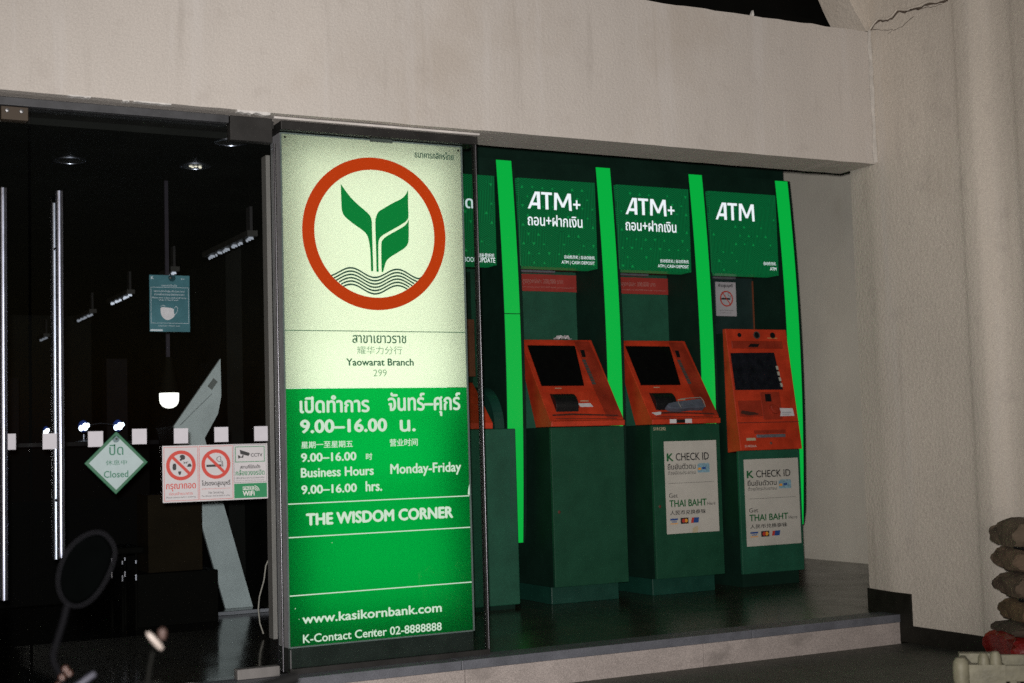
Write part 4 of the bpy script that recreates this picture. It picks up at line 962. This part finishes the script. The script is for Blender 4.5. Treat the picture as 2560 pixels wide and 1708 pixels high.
# ------------------------------------------------------------------ motorcycle front in the near left corner
t = thing("motorcycle", "black motorcycle front with round mirror, blurred in the near corner", "motorcycle", (.55,-3.75,-.3))
MIR = mat("mirror_shell", (.0004,.0005,.0005,1), .9, vary=.2, scale=20, spec=.0)
mp = [(.556,.888),(.545,.905),(.532,.913),(.517,.913),(.497,.905),(.477,.888),(.463,.862),(.456,.835),(.459,.81),(.469,.792),(.486,.782),(.506,.786),(.524,.800),(.540,.822),(.553,.85),(.559,.872)]
mp = smooth(mp, 2)
mcx = sum(p[0] for p in mp)/len(mp); mcz = sum(p[1] for p in mp)/len(mp)
v = []; f = []; n = len(mp)
for i, (s_, y) in enumerate(((.0,-3.695),(.55,-3.699),(.86,-3.707),(1.0,-3.722),(.98,-3.735),(.9,-3.745),(.5,-3.748),(.0,-3.748))):
    for x, z in mp: v.append((mcx+(x-mcx)*s_, y+.03*(x-mcx), mcz+(z-mcz)*s_))
for i in range(7):
    for j in range(n): f.append((i*n+j,(i+1)*n+j,(i+1)*n+(j+1)%n,i*n+(j+1)%n))
mir = MB().add(v, f, True).build("mirror", MIR, t)
rim = MB(); rim.tube([(x, -3.752+.03*(x-mcx), z) for x, z in mp+[mp[0]]], .0021, 8, caps=False); rim.build("mirror_rim", mat("rim_satin", (.0032,.0032,.0040,1), .7, 0, spec=.04), mir)
MB().tube([(.476,-3.735,.785),(.470,-3.735,.76),(.460,-3.73,.725),(.452,-3.73,.700),(.453,-3.73,.685),(.462,-3.73,.668),(.47,-3.73,.64)], .0055, 10).build("mirror_stem", mat("stem_black", (.002,.002,.0025,1), .7, 0, spec=.02), t)
br = MB()
for (x, z) in ((.468,.676),(.462,.662),(.455,.648),(.448,.640),(.474,.668)): br.lathe([(.0,.006),(.005,.003),(.0055,-.003),(.0,-.006)], (x,-3.76,z), 10)
br.build("clamp_screw", mat("copper_bolt", (.035,.012,.007,1), .5, .0), t)
MB().tube([(.30,-3.70,.60),(.42,-3.71,.622),(.52,-3.73,.618),(.60,-3.78,.60),(.68,-3.80,.585),(.80,-3.76,.60),(.90,-3.74,.615)], .013, 12).build("handlebar", mat("bar_black", (.003,.003,.003,1), .6, 0, spec=.1), t)
MB().tube([(.452,-3.775,.624),(.478,-3.775,.641),(.505,-3.772,.658),(.516,-3.77,.664)], [.007,.006,.0055,.005], 10).build("brake_lever", mat("lever_alloy", (.020,.020,.030,1), .6, .0), t)
MB().tube([(.28,-3.70,.597),(.40,-3.71,.62)], .019, 14).build("grip", BLK, t)
MB().lathe([(.0,-.05),(.05,-.045),(.075,-.02),(.08,.01),(.06,.06),(.0,.09)], (.62,-3.72,.555), 24, 'y').build("headlamp", mat("headlamp_shell", (.003,.003,.003,1), .6, vary=.2, spec=.1), t)
iv = MB(); iv.M = Matrix.Translation((.629,-3.75,.709)) @ Matrix.Rotation(radians(-40), 4, 'Y') @ Matrix.Diagonal((.5,.5,1,1))
iv.lathe([(.0,.024),(.008,.02),(.012,.01),(.0125,-.008),(.009,-.018),(.0,-.022)], (0,0,0), 16)
iv.M = None; iv.build("chrome_cap", mat("cap_chrome", (.16,.135,.12,1), .5, .0), t)
MB().tube([(.615,-3.73,.60),(.622,-3.735,.66),(.627,-3.74,.69)], .004, 8).build("cap_stalk", BLACK, t)
am = MB(); am.lathe([(.0,.012),(.007,.008),(.009,0),(.006,-.010),(.0,-.012)], (.646,-3.735,.720), 14); am.build("amber_reflector", mat("amber_plastic", (.018,.005,.002,1), .7), t)
fk = MB()
for sx_ in (-.08, .08): fk.tube([(.62+sx_,-3.72,.62),(.62+sx_,-3.80,.02)], .02, 10)
fk.build("fork", DKMET, t)
wh = MB(); P = [(.62,-3.80+.27*cos(2*pi*i/32),-.01+.27*sin(2*pi*i/32)) for i in range(33)]; wh.tube(P, .035, 10, caps=False); wh.tube([(.54,-3.80,-.01),(.70,-3.80,-.01)], .03, 10)
for i in range(6): a = pi*i/3; wh.tube([(.62,-3.80,-.01),(.62,-3.80+.26*cos(a),-.01+.26*sin(a))], .008, 6)
wh.build("front_wheel", BLK, t)
bd = MB(); bd.sidep([(-3.95,.1),(-3.66,.52),(-4.2,.45),(-4.75,.50),(-4.95,.42),(-4.7,.05),(-4.2,-.02)], .54, .70); bd.build("body_panel", mat("black_bodywork", (.01,.01,.011,1), .3, vary=.2, coat=.4), t, bevel=.03)
rw = MB(); P = [(.62,-4.95+.27*cos(2*pi*i/32),-.01+.27*sin(2*pi*i/32)) for i in range(33)]; rw.tube(P, .035, 10, caps=False); rw.tube([(.54,-4.95,-.01),(.70,-4.95,-.01)], .05, 10); rw.build("rear_wheel", BLK, t)
